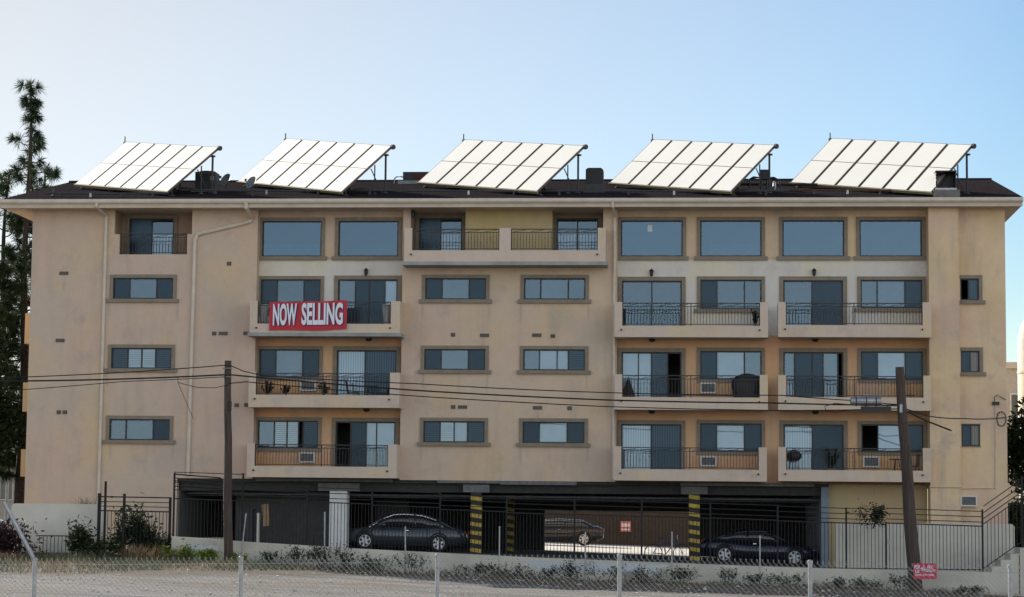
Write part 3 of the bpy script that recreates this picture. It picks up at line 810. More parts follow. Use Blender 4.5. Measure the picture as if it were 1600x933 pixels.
# ---- garage
M_capgrey = plain('cap_grey', (0.15, 0.15, 0.145), 0.9, noise=0.2)
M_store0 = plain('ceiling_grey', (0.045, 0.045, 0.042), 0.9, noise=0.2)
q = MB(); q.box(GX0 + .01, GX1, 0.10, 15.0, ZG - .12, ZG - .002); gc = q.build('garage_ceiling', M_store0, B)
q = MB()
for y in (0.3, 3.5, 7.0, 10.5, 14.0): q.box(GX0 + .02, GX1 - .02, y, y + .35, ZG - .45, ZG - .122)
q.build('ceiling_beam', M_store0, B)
q = MB()
for (y, z, r) in ((1.2, 2.55, .05), (1.9, 2.48, .035), (4.6, 2.5, .05), (8.4, 2.45, .06)): q.tube([(GX0 + .1, y, z), (GX1 - .1, y, z - .05)], r, 8)
q.build('ceiling_pipe', M_galv, B)
for (a, b, z0, z1) in ((-17.3, -12.0, 3.02, 3.13), (-10.3, -7.9, 3.0, 3.09), (-7.9, -5.0, 2.96, 3.09), (-1.1, 3.9, 2.98, 3.09)):
    q = MB(); q.box(a, b, -.04, .09, z0, z1); q.build('lintel', M_capgrey, B)
# white painted pillar and striped pillars
def pillar(x0, x1, y0, y1, z0, z1, mat): 
    q = MB(); q.box(x0, x1, y0, y1, z0, z1); return q.build('pillar', mat, B)
pillar(-14.44, -13.78, 0.10, 0.75, 0.2, 2.66, M_white)
q = MB(); q.box(-14.9, -13.3, .10, .8, 2.66, 2.96); q.build('pillar_cap', M_capgrey, B)
for (x0, x1, y0, zf) in ((-9.02, -8.62, 0.05, .25), (-0.77, -0.37, 0.05, .05), (-8.38, -8.06, 8.0, .2)):
    o = pillar(x0, x1, y0, y0 + .35, zf, 2.66, M_hblack)
    q = MB(); z = zf + .12
    while z < 2.45:
        a, b = x0 - .004, x1 + .004; c, d = y0 - .004, y0 + .354
        q.hexa([(a, c, z + .06), (b, c, z), (b, d, z), (a, d, z + .06), (a, c, z + .20), (b, c, z + .15), (b, d, z + .15), (a, d, z + .20)])
        z += .325
    q.build('hazard_stripe', M_yellow, o)
    q = MB(); q.box(x0 - .3, x1 + .3, y0, y0 + .4, 2.66, 2.95); q.build('pillar_cap', M_capgrey, B)
# store room walls inside the garage, and a dark lining on its left side
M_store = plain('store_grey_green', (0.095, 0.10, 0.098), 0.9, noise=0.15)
q = MB(); q.box(-18.6, -14.35, 2.6, 2.8, .2, 2.64); q.build('garage_inner_wall', M_store, B)
q = MB(); q.box(GX0 + .004, GX0 + .06, .3, 14.5, .2, ZG - .13); q.build('garage_inner_wall', M_store, B)  # dark lining added over the tan side wall to darken the bay
q = MB(); q.box(-13.5, -12.2, 6.0, 6.2, .2, 2.64); q.build('garage_inner_wall', M_store, B)
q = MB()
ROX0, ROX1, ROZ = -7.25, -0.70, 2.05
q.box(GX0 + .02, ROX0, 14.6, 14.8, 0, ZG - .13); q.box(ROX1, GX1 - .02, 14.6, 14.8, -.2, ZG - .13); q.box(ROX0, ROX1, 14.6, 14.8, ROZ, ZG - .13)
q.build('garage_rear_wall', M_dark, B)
# end wall of the garage under the right balconies
q = MB(); q.box(GX1, 8.14, YR + .003, YR + .2, -.3, ZG - .004); q.build('garage_end_wall', M_st_yel, B)
M_blueish = plain('pale_blue_paint', (0.20, 0.24, 0.29), 0.85, noise=0.1)
q = MB(); q.box(GX1 - .28, GX1 - .002, .12, 14.5, -.2, ZG - .13); q.build('garage_end_wall', M_blueish, B)
q = MB(); q.quad((GX1, 0, ZG), (RX1, 0, ZG), (RX1, YR, ZG), (GX1, YR, ZG)); q.quad((RX0, 0.0, ZG), (GX1, 0, ZG), (GX1, YR, ZG), (RX0, YR, ZG)); q.build('recess_soffit', M_st_rec, B)
q = MB(); q.box(XL + .05, XR - .05, 16.8, 17.0, 3.2, ZT - .03); q.build('rear_wall', M_st, B)

# ------------------------------------------------------------------ banner
def text_mesh(body, x0, x1, z0, z1, y, mat, parent, name='lettering', bold=0.0, depth=0.004, shear=0.0):
    cu = bpy.data.curves.new('lettering', 'FONT'); cu.body = body; cu.offset = bold; cu.extrude = 0.0; cu.resolution_u = 3
    o = bpy.data.objects.new('tmp', cu); COL.objects.link(o)
    bpy.context.view_layer.update()
    me = bpy.data.meshes.new_from_object(o.evaluated_get(bpy.context.evaluated_depsgraph_get()))
    bpy.data.objects.remove(o)
    vs_ = [v.co.copy() for v in me.vertices]
    ax, bx = min(v.x for v in vs_), max(v.x for v in vs_); ay, by = min(v.y for v in vs_), max(v.y for v in vs_)
    og = ORG.get(parent, Vector((0, 0, 0)))
    for v in me.vertices:
        t = (v.co.x - ax) / (bx - ax); s = (v.co.y - ay) / (by - ay)
        v.co = Vector((x0 + (x1 - x0) * t, y, z0 + (z1 - z0) * s + shear * t)) - og
    me.materials.clear(); me.materials.append(mat)
    ob = bpy.data.objects.new(name, me); COL.objects.link(ob); ob.parent = parent; ORG[ob] = og
    return ob
bn = thing('banner', 'red vinyl banner reading NOW SELLING tied to the fourth floor balcony railing', 'banner', (-15.2, -0.98, 8.72))
q = MB(); N = 24
for i in range(N + 1):
    t = i / N; x = -16.70 + 2.98 * t
    for s in range(7):
        u = s / 6
        z = 8.70 + .06 * t + u * (1.10 + .02 * t) + .022 * math.sin(t * 7 + .4) * (1 - u) - .035 * u * math.sin(math.pi * t) ** 2 * abs(math.sin(2 * math.pi * t))
        yy = -.975 + .016 * math.sin(t * 17 + u * 2.4) + .008 * math.sin(t * 41 - u * 5)
        q.v.append((x, yy, z))
for i in range(N):
    for s in range(6):
        a = i * 7 + s; q.f.append((a, a + 7, a + 8, a + 1))
q.build('cloth', M_red, bn, smooth=True)
text_mesh('NOW', -16.53, -15.60, 8.86, 9.72, -1.004, M_navy, bn, bold=.055, shear=.02)
text_mesh('NOW', -16.56, -15.64, 8.885, 9.735, -1.008, M_vinyl, bn, bold=.035, shear=.02)
text_mesh('SELLING', -15.43, -13.83, 8.89, 9.75, -1.004, M_navy, bn, bold=.055, shear=.02)
text_mesh('SELLING', -15.46, -13.87, 8.915, 9.765, -1.008, M_vinyl, bn, bold=.035, shear=.02)
q = MB()
for (x, z) in ((-16.68, 9.80), (-13.74, 9.87), (-15.2, 9.84)): q.tube([(x, -.975, z - .03), (x, -.83, z + .01)], .008, 5)
q.build('tie_cord', M_white, bn)

# ------------------------------------------------------------------ solar arrays
def solar_array(a, b, h, z, label):
    a = Vector(a); b = Vector(b); e = b - a
    hd = Vector((-e.y, e.x, 0)).normalized()
    U = hd * h + Vector((0, 0, z))
    nrm = e.cross(U).normalized()
    S = thing('solar_array', label, 'solar array', (a.x + e.x / 2 + U.x / 2, a.y + e.y / 2 + U.y / 2, roof_z(a.y + e.y / 2 + U.y / 2)), 'solar collector arrays on the roof')
    P = lambda s, t, d=0.0: a + e * s + U * t + nrm * d
    for i in range(6):
        s0, s1 = i / 6 + .0055, (i + 1) / 6 - .0055
        q = MB()
        q.hexa([P(s0, 0, -.08), P(s1, 0, -.08), P(s1, 1, -.08), P(s0, 1, -.08), P(s0, 0), P(s1, 0), P(s1, 1), P(s0, 1)])
        pn = q.build('collector_panel', M_pframe, S)
        q = MB(); m = .005
        for (t0, t1) in ((.010, .488), (.500, .990)):
            q.quad(P(s0 + m, t0, .004), P(s1 - m, t0, .004), P(s1 - m, t1, .004), P(s0 + m, t1, .004))
        q.build('glazing', M_panel, pn)
    for t in (.14, .86):
        q = MB(); q.tube([P(-.005, t, -.15), P(1.005, t, -.15)], .045, 6); q.build('rail', M_pframe, S)
    q = MB(); q.hexa([P(0, -.012, -.10), P(1, -.012, -.10), P(1, -.001, -.10), P(0, -.001, -.10), P(0, -.012, .01), P(1, -.012, .01), P(1, -.001, .01), P(0, -.001, .01)]); q.build('bounce_edge', M_pbounce, S)  # strip coloured as bounce light under the lower edge
    for (s, t, r) in ((.985, .86, .045), (.985, .64, .028), (.66, .86, .04), (.33, .86, .04), (.02, .86, .04), (.04, .06, .04), (.35, .06, .04), (.66, .06, .04), (.97, .10, .04)):
        p = P(s, t, -.15); q = MB(); q.tube([p, (p.x, p.y, roof_z(p.y) - .02)], r, 6); q.lathe((p.x, p.y, roof_z(p.y) - .01), [(.11, 0), (.11, .03), (.05, .07)], 8); q.build('support_post', M_dark, S)
    for s in (.985, .33):
        p0 = P(s, .56, -.15); p1 = P(s, .80, -.15); q = MB(); q.tube([p0, (p1.x, p1.y, roof_z(p1.y))], .022, 5); q.build('brace', M_dark, S)
    q = MB(); p = P(1.0, .985, -.03); q.tube([p - e * .003, p + e * .012], .10, 8); p = P(0, .99, -.05); q.tube([p + e * .002, p - e * .010], .07, 8); q.tube([p - e * .006, p - e * .006 + Vector((0, 0, .28))], .025, 5); q.build('header_pipe', M_dark, S)
H, ZZ = 2.38, 2.06
LB = ['leftmost solar array, above the top left loggia', 'second solar array from the left, above the picture windows over the banner', 'middle solar array, above the centre loggia balcony',
      'fourth solar array from the left, beside the black vent box and pipework', 'rightmost solar array, standing behind the square dark chimney vent']
ARR = [((-25.65, 3.30, 15.0), (-20.75, -1.0, 14.05), 2.45), ((-19.22, 4.5, 15.27), (-13.95, -1.2, 14.0), 2.35), ((-11.72, 3.75, 15.1), (-6.48, -1.33, 13.98), 2.48), ((-4.00, 3.25, 14.98), (0.80, -1.6, 13.92), 2.45), ((3.12, 3.2, 14.97), (8.15, -2.1, 13.80), 2.40)]
for (a_, b_, h_), l_ in zip(ARR, LB):
    sh = Vector((0, 1.3, .185)); k_ = lambda p: Vector((p[0] * (1 + 1.3 / 87), p[1], p[2])) + sh
    solar_array(k_(a_), k_(b_), h_, ZZ, l_)

# ------------------------------------------------------------------ roof equipment
def roof_box(x0, x1, y0, y1, z1): return roof_z(y0) - .05
t = thing('condenser_unit', 'boxy black air conditioning condenser on the roof right of the leftmost array', 'condenser unit', (-20.2, 3.4, roof_z(3.4)))
zb = roof_z(3.0)
q = MB(); q.box(-20.62, -19.80, 3.0, 3.8, zb + .06, zb + .80); q.build('casing', M_dark, t)
q = MB()
for i in range(8): q.box(-20.58, -19.84, 2.985, 2.999, zb + .14 + i * .075, zb + .17 + i * .075)
q.build('louver', M_black, t)
q = MB(); q.lathe((-20.21, 3.4, zb + .80), [(.34, 0), (.34, .05), (.30, .06)], 16); q.build('fan_guard', M_black, t)
q = MB(); q.box(-20.75, -19.70, 2.9, 3.9, zb - .1, zb + .06); q.build('pad', M_concrete, t)
q = MB(); q.box(-19.98, -19.86, 2.982, 2.997, zb + .45, zb + .62); q.build('label_plate', M_ac, t)
def dish(x, y, dz, label, r=.25):
    t = thing('satellite_dish', label, 'satellite dish', (x, y, roof_z(y)), 'satellite dishes on the roof')
    z = roof_z(y)
    q = MB(); q.tube([(x, y, z - .03), (x, y, z + dz)], .025, 6); q.build('mast', M_dark, t)
    c = Vector((x, y - .06, z + dz)); d = Vector((-.45, -.75, .45)).normalized(); e = d.cross(Vector((0, 0, 1))).normalized(); g_ = e.cross(d)
    q = MB(); n = 16
    q.v.append(tuple(c))
    for k, (rr, dd) in enumerate(((.5, .025), (1.0, .09))):
        for i in range(n):
            a = 6.2832 * i / n; q.v.append(tuple(c + e * (r * rr * math.cos(a)) + g_ * (r * rr * 1.1 * math.sin(a)) + d * dd))
    for i in range(n):
        j = (i + 1) % n; q.f.append((0, 1 + i, 1 + j)); q.f.append((1 + i, 1 + n + i, 1 + n + j, 1 + j))
    q.build('reflector', plain('dish_grey', (.12, .13, .14), .5), t, smooth=True)
    q = MB(); q.tube([c - g_ * r * .9 + d * .08, c + d * .38 - g_ * .1], .012, 5); q.lathe(tuple(c + d * .38 - g_ * .1), [(.04, -.05), (.05, .05)], 8); q.build('feed_arm', M_dark, t)
dish(-19.35, 3.2, .42, 'dark satellite dish beside the rooftop condenser')
dish(-17.72, 0.3, .50, 'grey satellite dish in front of the second solar array')
t = thing('rooftop_unit', 'long low grey rooftop unit with rusty panel near the middle array', 'rooftop unit', (-12.3, 7.4, roof_z(7.4)))
z = roof_z(7.0)
q = MB(); q.box(-12.75, -10.9, 7.0, 8.0, z + .12, z + .50); q.build('casing', M_dark, t)
q = MB(); q.box(-12.95, -10.8, 6.9, 8.1, z - .1, z + .12); q.build('curb', M_concrete, t)
q = MB(); q.box(-12.3, -11.3, 6.985, 6.999, z + .2, z + .42); q.build('access_panel', plain('rust_red', (.10, .03, .02), .8), t)
q = MB(); q.tube([(-13.15, 7.2, z - .05), (-13.15, 7.2, z + .22), (-13.05, 7.2, z + .32), (-12.85, 7.2, z + .33), (-12.76, 7.2, z + .3)], .03, 6); q.build('pipe', M_galv, t)
t = thing('vent_box', 'black boxy roof vent with rounded top beside the fourth solar array', 'roof vent', (-4.5, 2.2, roof_z(2.2)))
z = roof_z(1.9)
q = MB(); q.box(-4.93, -4.10, 1.9, 2.7, z - .1, z + .33); q.build('curb', M_dark, t)
q = MB(); q.box(-4.85, -4.17, 1.95, 2.65, z + .33, z + .92); q.hexa([(-4.85, 1.95, z + .92), (-4.17, 1.95, z + .92), (-4.17, 2.65, z + .92), (-4.85, 2.65, z + .92), (-4.76, 2.04, z + 1.0), (-4.26, 2.04, z + 1.0), (-4.26, 2.56, z + 1.0), (-4.76, 2.56, z + 1.0)]); q.build('hood', M_hblack, t)
t = thing('chimney_vent', 'square open dark chimney vent on pale curb at the right end of the roof', 'chimney', (8.80, -.4, roof_z(-.4)))
z = roof_z(-.7) + .04; VD = Vector((-.06, -1.3, 0))
q = MB(); q.box(8.32, 9.30, -.80, .10, z - .15, z + .22); q.build('curb', plain('curb_grey', (.16, .15, .14), .9, noise=.2), t)
q = MB(); q.box(8.40, 9.20, -.70, .0, z + .22, z + .30); q.build('flashing', M_galv, t)
q = MB()
for (a, b, c, d) in ((8.42, 8.46, -.68, -.02), (9.14, 9.18, -.68, -.02), (8.46, 9.14, -.06, -.02)): q.box(a, b, c, d, z + .30, z + .92)
q.box(8.40, 9.20, -.70, 0, z + .92, z + .96); q.build('hood', M_black, t)
t = thing('pipe_manifold', 'cluster of black pipes and valves between the fourth and fifth arrays', 'pipework', (2.4, 3.0, roof_z(3)))
q = MB(); z = roof_z(3.0)
q.tube([(1.55, 3, z + .10), (1.55, 3, z + .42), (1.7, 3, z + .50), (2.5, 3, z + .48), (2.7, 3, z + .38), (2.75, 3, z - .02)], .05, 8)
q.tube([(2.0, 2.9, z), (2.0, 2.9, z + .75)], .04, 6); q.tube([(2.22, 2.9, z), (2.22, 2.9, z + .75)], .04, 6)
q.tube([(1.2, 3.1, z + .25), (4.2, 3.1, z + .22)], .06, 8)
q.build('pipes', M_black, t)
q = MB(); q.box(1.95, 2.28, 2.78, 3.0, z + .40, z + .78); q.build('control_box', M_dark, t)
q = MB(); q.lathe((2.52, 2.85, z + .08), [(.05, -.1), (.08, .05), (.06, .2), (.02, .25)], 8); q.build('valve', M_galv, t)
for (xa, xb, y, lab) in ((-26.0, -20.9, 0.1, 'black pipe run low on the roof under the leftmost array'), (-20.5, -12.2, 1.4, 'black pipe run crossing the roof under the second array'), (-12.0, -4.9, 0.9, 'black pipe run crossing the roof under the middle array'), (-4.0, 3.0, 0.6, 'black pipe run crossing the roof under the fourth array'), (3.4, 8.3, 0.8, 'rusty pipe run under the rightmost array')):
    t = thing('roof_pipe', lab, 'pipe', (xa, y, roof_z(y)), 'pipe runs on the roof')
    q = MB(); z = roof_z(y) + .16; q.tube([(xa, y + .3, z + .05), ((xa + xb) / 2, y, z - .03), (xb, y - .35, z - .06)], .045, 6); q.build('pipe', M_dark if xa < 3 else plain('rusty_pipe', (.09, .045, .03), .9, noise=.3), t)
    for k in range(4):
        x = xa + (xb - xa) * (k + .5) / 4; yy = y + .3 - .65 * (k + .5) / 4
        q = MB(); q.box(x - .04, x + .04, yy - .05, yy + .05, roof_z(yy) - .03, roof_z(yy) + .15); q.build('pipe_stand', M_galv if k == 1 else M_dark, t)
for (x, y, h, lab) in ((-25.7, 0.6, .32, 'thin vent pipe near the left end of the roof'), (-21.3, 1.0, .22, 'short vent pipe below the leftmost array corner')):
    q = MB(); q.tube([(x, y, roof_z(y) - .05), (x, y, roof_z(y) + h)], .04, 8); q.lathe((x, y, roof_z(y) - .01), [(.14, 0), (.12, .03), (.05, .08)], 8); tag(q.build('vent_pipe', M_dark), lab, 'vent pipe', 'thin vent pipes on the roof')

# ------------------------------------------------------------------ retaining wall, side walls, stairs
RT = [(-18.6, 0.96), (-16, .80), (-12, 0.60), (-6, 0.37), (4.1, 0.10), (9.2, 0.06)]
rw = thing('retaining_wall', 'long low whitewashed retaining wall below the garage driveway', 'wall', (-4.7, -7.9, -0.4))
q = MB(); px = [p[0] for p in RT]
for xa, xb in zip(px, px[1:]):
    za, zb_ = lerp_tab(RT, xa), lerp_tab(RT, xb)
    q.hexa([(xa, -8.0, -1.2), (xb, -8.0, -1.2), (xb, -7.76, -1.2), (xa, -7.76, -1.2), (xa, -8.0, za), (xb, -8.0, zb_), (xb, -7.76, zb_), (xa, -7.76, za)])
q.hexa([(-18.6, -7.76, -.6), (-18.36, -7.76, -.6), (-18.36, 0.0, -.6), (-18.6, 0, -.6), (-18.6, -7.76, .90), (-18.36, -7.76, .90), (-18.36, 0, .85), (-18.6, 0, .85)])
M_ret = plain('retaining_render', (0.66, 0.62, 0.52), 0.9, col2=(0.47, 0.44, 0.375), nscale=0.7, bump=0.4, bscale=12)
q.build('wall_body', M_ret, rw)
M_patch = plain('pale_blue_paint_patch', (0.54, 0.58, 0.60), 0.85, noise=0.08, nscale=1)
rn = random.Random(5)
for (x0, x1, dz0, dz1) in ((-18.1, -17.0, -.62, -.16), (-6.3, -1.6, -.42, -.02)):
    q = MB(); pts = []
    for k in range(28):
        a = 6.2832 * k / 28; pts.append((a, 1 + rn.uniform(-.16, .12)))
    c = (x0 + x1) / 2; zc = lerp_tab(RT, c)
    q.poly([(c + (x1 - x0) / 2 * rr * max(-1, min(1, 1.25 * math.cos(a))), -8.004, lerp_tab(RT, c + (x1 - x0) / 2 * math.cos(a)) - .04 + (dz0 + dz1) / 2 + (dz1 - dz0) / 2 * rr * .85 * max(-1, min(1, 1.4 * math.sin(a)))) for a, rr in pts])
    q.build('paint_patch', M_patch, rw)
q = MB(); q.box(-2.95, -2.45, -8.03, -7.99, -.22, -.06); q.build('wall_vent', M_concrete, rw)

def rounded_wall(name, x0, x1, y0, y1, z0, z1, r, mat, label, left=True, right=False):
    pts = []
    if left: pts += [(x0, z0), (x0, z1 - r)] + [(x0 + r - r * math.cos(a), z1 - r + r * math.sin(a)) for a in (R(30), R(60), R(90))]
    else: pts += [(x0, z0), (x0, z1)]
    if right: pts += [(x1 - r + r * math.cos(a), z1 - r + r * math.sin(a)) for a in (R(90), R(60), R(30))] + [(x1, z1 - r), (x1, z0)]
    else: pts += [(x1, z1), (x1, z0)]
    q = MB(); n = len(pts)
    q.v = [(x, y0, z) for x, z in pts] + [(x, y1, z) for x, z in pts]
    q.f = [tuple(range(n)), tuple(range(n, 2 * n))[::-1]] + [(i, i + n, (i + 1) % n + n, (i + 1) % n) for i in range(n)]
    o = q.build(name, mat); tag(o, label, 'wall'); return o
rounded_wall('planter_wall', -24.8, -21.42, -6.5, -6.2, 0.0, 2.05, .15, M_wallwhite, 'smooth white planter wall with rounded corner at the left end of the building')
rounded_wall('planter_wall', 4.42, 10.62, -5.0, -4.7, -.3, 1.67, .12, M_wallwhite, 'long pale planter wall behind the iron pickets on the right', False, True)

st = thing('concrete_steps', 'pale concrete steps climbing to the right of the retaining wall', 'steps', (10.0, -7.8, -0.6))
q = MB(); xx = [9.2, 9.46, 9.76, 10.08, 10.40, 10.75, 12.5]; zz = [.06, .25, .47, .68, .88, 1.05]
for i in range(6): q.box(xx[i], xx[i + 1], -8.0, -6.4, -1.3, zz[i])
q.build('steps_body', M_ret, st)
q = MB(); q.box(10.36, 10.385, -8.012, -8.0, -.7, .65); q.build('expansion_joint', M_black, st)

# ------------------------------------------------------------------ iron security fence
def pickets(mb, x0, x1, zb0, zb1, zt0, zt1, y, sp=.117, w=.009):
    n = int((x1 - x0) / sp)
    for i in range(1, n):
        t = i / n; x = x0 + (x1 - x0) * t
        mb.box(x - w, x + w, y - w, y + w, zb0 + (zb1 - zb0) * t, zt0 + (zt1 - zt0) * t)
def rail(mb, x0, z0, x1, z1, y, w=.018):
    mb.hexa([(x0, y - w, z0 - w), (x1, y - w, z1 - w), (x1, y + w, z1 - w), (x0, y + w, z0 - w), (x0, y - w, z0 + w), (x1, y - w, z1 + w), (x1, y + w, z1 + w), (x0, y + w, z0 + w)])
FY = -7.5
fe = thing('iron_fence', 'tall black iron picket fence with stacked top rails along the driveway', 'fence', (-4.5, FY, .2))
PT = [(-18.7, 2.24), (-14.6, 2.24), (-10.6, 2.08), (-6.8, 1.88), (.9, 1.76), (4.6, 1.64), (9.2, 1.62)]
FB = lambda x: max(floor_z(x) + .06, .08)
posts = [-18.67, -16.23, -13.95, -11.67, -9.29, -6.98, -4.63, -2.32, 0.03, 2.32, 4.64, 5.98, 9.22]
for a, b in zip(posts, posts[1:]):
    q = MB(); m = (a + b) / 2; pt = lerp_tab(PT, m); s = -.024 * (b - a) / 2
    for dz in (0.0, .14, .32, .50) if a > -18 else (0.0, .30, .62, .92):
        rail(q, a, pt + dz - s, b, pt + dz + s, FY, .02 if dz == 0 else .014)
    rail(q, a, FB(a) + .04, b, FB(b) + .04, FY)
    pickets(q, a, b, FB(a), FB(b), pt - s, pt + s, FY)
    q.build('picket_panel', M_ironfence, fe)
for x in posts:
    top = lerp_tab(PT, x) + .54
    if x < -16: top = 3.17
    if x == 5.98: top = 1.7
    q = MB(); q.box(x - .03, x + .03, FY - .03, FY + .03, floor_z(x) - .1, top); q.build('post', M_ironfence, fe)
q = MB(); q.box(-18.8 + .1, -18.64, FY + .04, -.05, 3.10, 3.14)
for z in (2.98, 2.84, 2.70): q.box(-18.69, -18.655, FY + .04, -.05, z - .015, z + .015)
q.build('side_rail', M_ironfence, fe)
q = MB(); q.box(6.02, 6.12, FY - .06, FY - .02, .95, 1.12); q.build('gate_lock', M_galv, fe)
# left gate
gt = thing('iron_gate', 'black iron picket gate beside the white planter wall on the left', 'gate', (-20, FY, .3))
q = MB()
for z in (1.80, 1.96, 2.12, 2.29): rail(q, -21.3, z + .02, -18.78, z, FY, .022 if z < 1.9 or z > 2.2 else .014)
rail(q, -21.3, .5, -18.78, .45, FY)
pickets(q, -21.15, -18.78, .4, .4, 1.80, 1.80, FY, .125)
q.build('picket_panel', M_ironfence, gt)
for (x, zt, w) in ((-21.33, 2.43, .05), (-21.12, 2.85, .035), (-20.44, 2.42, .04), (-18.80, 2.30, .04)):
    q = MB(); q.box(x - w, x + w, FY - w, FY + w, 0.0, zt); q.build('post', M_ironfence, gt)
# stair railing on the right
sr = thing('stair_railing', 'sloping dark iron picket railing climbing beside the concrete steps', 'railing', (9.9, FY, .5))
q = MB()
for z in (1.62, 1.80, 2.0, 2.22): rail(q, 9.26, z + .05, 11.6, z + .05 + 1.66, FY, .018)
rail(q, 9.26, .18, 11.6, 1.85, FY)
pickets(q, 9.26, 11.6, .2, 1.85, 1.65, 3.3, FY)
q.build('picket_panel', M_ironfence, sr)
for (x, a, b) in ((10.55, .85, 3.3), (11.6, 1.0, 4.0)):
    q = MB(); q.box(x - .03, x + .03, FY - .03, FY + .03, a, b); q.build('post', M_ironfence, sr)
# low rail at the far left in front of the planter wall
lr = thing('low_railing', 'low dark picket railing below the white planter wall', 'railing', (-22.4, -7.4, .2))
q = MB(); rail(q, -23.6, .92, -21.45, .93, -7.4); rail(q, -23.6, .3, -21.45, .3, -7.4); pickets(q, -23.6, -21.45, .2, .2, .92, .93, -7.4, .13); q.build('picket_panel', M_ironfence, lr)

# lone chain-link posts along the foot of the wall
LP = [(-22.2, 1.54, .05, 'thin steel post in front of the white planter wall at far left'), (-15.95, 1.75, -.17, 'leaning steel post just right of the left utility pole'), (-13.2, 1.83, 0.02, 'tall bent steel post in front of the white garage pillar'), (-10.4, 1.36, .03, 'steel post in front of the dark grey sedan'),
      (-7.15, 1.40, 0.0, 'steel post right of the left striped pillar'), (-4.21, 1.24, 0.0, 'steel post in front of the parked black car in the court'), (-1.27, 1.27, 0.0, 'steel post just left of the right striped pillar'), (1.70, 1.18, 0.0, 'steel post in front of the blue coupe')]
for (x, zt, lean, lab) in LP:
    zg = ground_z(x, -8.25)
    q = MB(); q.tube([(x + lean, -8.25, zg - .1), (x, -8.25, zt)], .028, 8); q.lathe((x, -8.25, zt), [(.034, -.03), (.034, .01), (.012, .03)], 8)
    tag(q.build('fence_post', M_galv), lab, 'post', 'bare steel posts along the retaining wall')

# ------------------------------------------------------------------ front chain-link fence
cf = thing('chain_link_fence', 'galvanized chain link fence with twisted wire top across the foreground', 'fence', (-4.5, -50, -.1))
FYY = -50.0
def fence_top(x): return lerp_tab([(-14, .98), (-11, 1.0), (-7.5, 1.06), (-4.3, 1.13), (-1.4, 1.16), (1.6, 1.10), (6, 1.05)], x)
q = MB(); pitch_ = .043; x = -13.6; kk = 0; rn = random.Random(9)
w_ = .0026
while x < 5.4:
    zt = fence_top(x) - .03; z = zt; pts = []
    sgn = 1; i = 0
    sway = .006 * math.sin(x * 3.1)
    pts.append((x + (.012 if kk % 2 else -.012), zt + .04)); i = kk % 2
    while z > -.12:
        pts.append((x + sway + (pitch_ / 2 if i % 2 else -pitch_ / 2), z)); z -= .041; i += 1
    base = len(q.v)
    for j, (a, b) in enumerate(pts):
        yo = .004 if j % 2 else -.004
        q.v += [(a - w_, FYY + yo - w_, b), (a + w_, FYY + yo - w_, b + w_), (a, FYY + yo + w_, b)]
    for j in range(len(pts) - 1):
        for k in range(3):
            q.f.append((base + j * 3 + k, base + j * 3 + (k + 1) % 3, base + (j + 1) * 3 + (k + 1) % 3, base + (j + 1) * 3 + k))
    x += pitch_; kk += 1
q.build('wire_mesh', M_wire, cf)
q = MB(); q.tube([(x_, FYY + .012, fence_top(x_) - .10) for x_ in [-13.6 + .5 * k for k in range(39)]], .003, 4); q.build('tension_wire', M_wire, cf)
for x in (-14.0, -10.83, -7.46, -4.30, -1.41, 1.57, 4.65):
    zt = fence_top(x) + .01
    q = MB(); q.tube([(x, FYY + .05, -.3), (x, FYY + .05, zt)], .036, 10); q.lathe((x, FYY + .05, zt), [(.042, -.04), (.042, 0), (.02, .015)], 10); q.build('post', M_galv, cf)
q = MB(); q.tube([(-10.80, FYY + .05, .97), (-10.86, FYY + .05, 1.02), (-11.36, FYY + .02, 1.90)], .034, 10); q.build('bent_rail', M_galv, cf)

# ------------------------------------------------------------------ utility poles, cables
def pole(name, p0, p1, r0_, r1_, label):
    t = thing(name, label, 'utility pole', (p0[0], p0[1], p0[2]), 'wooden utility poles')
    p0 = Vector(p0); p1 = Vector(p1); pts = []; rs = []
    for i in range(9):
        k = i / 8; pts.append(p0.lerp(p1, k) + Vector((.015 * math.sin(i * 1.7), 0, 0))); rs.append(r0_ + (r1_ - r0_) * k)
    q = MB(); q.tube(pts, rs, 14); q.build('shaft', M_pole, t, smooth=False)
    return t
pl = pole('utility_pole', (-16.43, -8.75, -.3), (-16.60, -8.75, 7.02), .165, .115, 'slim straight brown wooden utility pole on the left in front of the wall')
q = MB(); q.box(-16.50, -16.42, -8.92, -8.80, 5.3, 5.62); q.build('cable_guard', M_black, pl)
q = MB(); q.tube([(-16.74, -8.9, 6.45), (-16.4, -8.9, 6.45)], .02, 6); q.tube([(-16.74, -8.9, 6.75), (-16.4, -8.9, 6.75)], .02, 6); q.build('through_bolt', M_galv, pl)
pr = pole('utility_pole', (6.85, -9.0, -.9), (6.34, -9.0, 6.88), .245, .145, 'thick leaning wooden utility pole on the right carrying a red sign')
q = MB(); q.tube([(6.62, -9.18, -.6), (6.52, -9.17, 1.5), (6.40, -9.15, 5.4)], .010, 5); q.build('ground_wire', M_dark, pr)
q = MB(); q.box(6.33, 6.42, -9.20, -9.10, 5.35, 5.62); q.build('bracket', M_galv, pr)
q = MB()
for k, z in enumerate((5.0, 4.4, 3.6, 2.2, 1.2)): q.box(6.53, 6.57, -9.23, -9.14, z, z + .03)
q.build('step_bolt', M_dark, pr)
def cable(pts, r, label, sag=0.0, mat=None, n=14):
    P = [Vector(p) for p in pts]; out = []
    for a, b in zip(P, P[1:]):
        m = max(2, int(n * (b - a).length / 12) + 2)
        for i in range(m):
            t = i / m; v = a.lerp(b, t); v.z -= sag * 4 * t * (1 - t) * (b - a).length / 20; out.append(v)
    out.append(P[-1])
    q = MB(); q.tube(out, r, 5); return tag(q.build('cable', mat or M_cable), label, 'cable', 'overhead cables')
CY = -8.9
